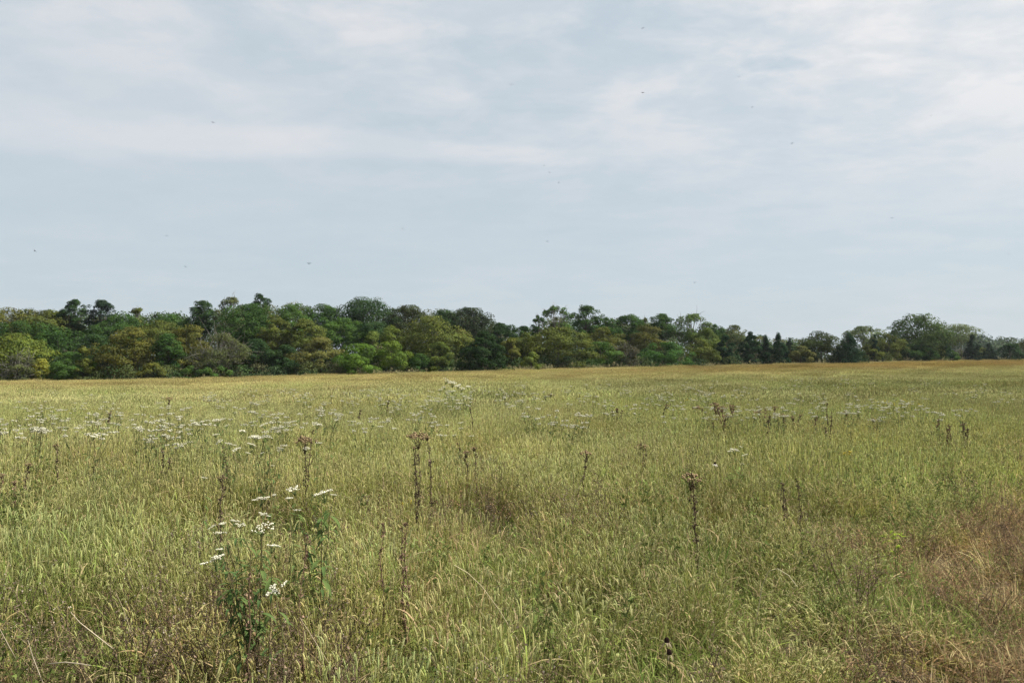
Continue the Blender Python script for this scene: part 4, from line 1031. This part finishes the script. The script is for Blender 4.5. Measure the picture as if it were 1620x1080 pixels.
def goldenrod(label, u, v, h, heads, spread):
    d = (EYE - h) * F / (v - HORIZON); p = at(u, v, d); zb = float(ground(p[0], d)); root = empty('yellow_wildflower', (p[0], d, zb), label, 'wildflower', 'yellow wildflowers'); rng = np.random.default_rng(int(u + v)); g = Geo()
    for k in range(heads):
        e = np.array([rng.uniform(-1, 1) * spread, rng.normal() * .03, h * rng.uniform(.9, 1.0)]); g.tube([[0, 0, -.02], e * np.array([.4, .4, .6]), e], [.002, .0016, .001], 3, (.12, .14, .05), False)
        f = Geo()
        for j in range(14): blob(f, rng.normal(size=3) * np.array([.011, .011, .006]), rng.uniform(.004, .008) * (1 + d / 45), np.array((.50, .42, .09)) * rng.uniform(.8, 1.1))
        obj('flower_head', f.build('flower_head', M_FLOWER), root, e)
    obj('stem', g.build('stem', M_DEAD, True), root)
goldenrod('few tiny yellow flowers in the grass below the flat-headed trio', 642, 790, .42, 3, .05)
goldenrod('small yellow flower plant on the right behind the lone thin stem', 1340, 718, .60, 5, .06)
for k, (u, v, lab) in enumerate([(1398, 641, 'leftmost yellow plant of the faint yellow patch on the right'), (1412, 646, 'second yellow plant of the faint yellow patch on the right'), (1427, 641, 'third yellow plant of the faint yellow patch on the right'), (1446, 645, 'rightmost yellow plant of the faint yellow patch on the right'), (1092, 638, 'yellow plant left of the big brown cluster')]):
    goldenrod(lab, u, v, .72, 7, .22)

# ------------------------------------------------------------------ birds hawking over the field
def bird_mesh():
    g = Geo(); t = np.linspace(0, 1, 7)
    g.tube(np.stack([t * 0, .085 - t * .17, np.sin(t * 3.1) * .004], -1), np.array([.004, .014, .019, .018, .013, .008, .003]), 7, (.018, .02, .026))
    for s in (-1, 1):
        st = np.array([[0, .02, .008], [.06 * s, .035, .03], [.12 * s, .0, .04], [.17 * s, -.055, .03]]); wd = np.array([.055, .05, .036, .004])
        up = st + np.array([0, 0, .003]); dn = st - np.array([0, 0, .003]); off = np.stack([wd * 0, -wd, wd * 0], -1)
        v = np.concatenate([up, up + off, dn, dn + off]); q = []
        for k in range(3): q += [[k, k + 1, k + 5, k + 4], [8 + k + 1, 8 + k, 12 + k, 12 + k + 1], [k + 1, k, 8 + k, 8 + k + 1], [4 + k, 5 + k, 13 + k, 12 + k]]
        g.add(v, q, None, (.022, .022, .026))
        g.add([[0, -.07, .002], [.02 * s, -.145, .002], [.006 * s, -.11, .002], [0, -.07, -.002], [.02 * s, -.145, -.002], [.006 * s, -.11, -.002]], None, [[0, 1, 2], [5, 4, 3], [0, 3, 4], [0, 4, 1]], (.02, .02, .024))
    return g.build('bird', M_BIRD)
BIRD = bird_mesh()
BIRDS = [(337, 194, 62, 'tiny dark bird on the upper edge of the long white cloud band'), (809, 134, 52, 'tiny dark bird high in the middle of the sky'), (1017, 45, 60, 'topmost tiny bird, near the upper picture edge'),
 (1017, 147, 58, 'tiny bird straight below the topmost one'), (1169, 122, 75, 'faint tiny bird below the dark cloud patch at upper right'), (1190, 170, 80, 'faint tiny bird lower right of the one below the dark cloud patch'),
 (1253, 227, 80, 'faint tiny bird midway between upper right clouds and the right wood'), (861, 262, 70, 'upper of three tiny birds in a slanting row near the centre of the sky'), (869, 273, 78, 'middle of three tiny birds in a slanting row near the centre of the sky'),
 (884, 289, 74, 'lowest of three tiny birds in a slanting row near the centre of the sky'), (637, 362, 65, 'tiny bird above the brownish oak on the skyline'), (866, 382, 66, 'tiny bird above the tall open cottonwood'),
 (489, 417, 48, 'largest tiny bird, low above the left wood'), (264, 373, 72, 'tiny bird in the lower left sky, right of centre of the left wood'), (293, 422, 68, 'tiny bird low over the dark lumpy crown'),
 (55, 397, 58, 'tiny bird near the left picture edge'), (1411, 345, 58, 'tiny bird above the largest right-hand tree'), (1099, 447, 56, 'tiny bird low above the see-through open tree'), (1473, 183, 78, 'faint tiny bird at upper right under the cloud streaks'), (1596, 402, 74, 'tiny bird near the right picture edge')]
for u, v, d, lab in BIRDS:
    o = obj('bird', BIRD, None, at(u, v, d)); o.rotation_euler = (R.normal() * .25, R.normal() * .45, R.random() * 6.28); o.scale = (.85, .85, .85)
    tag(o, lab, 'bird', 'birds flying over the field')

# ------------------------------------------------------------------ thin summer haze over the whole field
hz = Geo()
v = np.array([[x, y, z] for z in (-3.0, 44.0) for y in (-450.0, 4600.0) for x in (-4600.0, 4600.0)])
hz.add(v, [[0, 2, 3, 1], [4, 5, 7, 6], [0, 1, 5, 4], [2, 6, 7, 3], [0, 4, 6, 2], [1, 3, 7, 5]])
mh = bpy.data.materials.new('haze'); mh.use_nodes = True; hb = NB(mh.node_tree); hb.n.clear()
ho = hb.node('ShaderNodeOutputMaterial'); hv = hb.node('ShaderNodeVolumePrincipled')
hv.inputs['Color'].default_value = (.80, .88, 1.0, 1); hv.inputs['Density'].default_value = .00009; hv.inputs['Anisotropy'].default_value = .3
hb.l.new(hv.outputs[0], ho.inputs['Volume'])
tag(obj('haze', hz.build('haze', mh)), 'thin pale haze in the air over the field', 'haze', None, 'stuff')
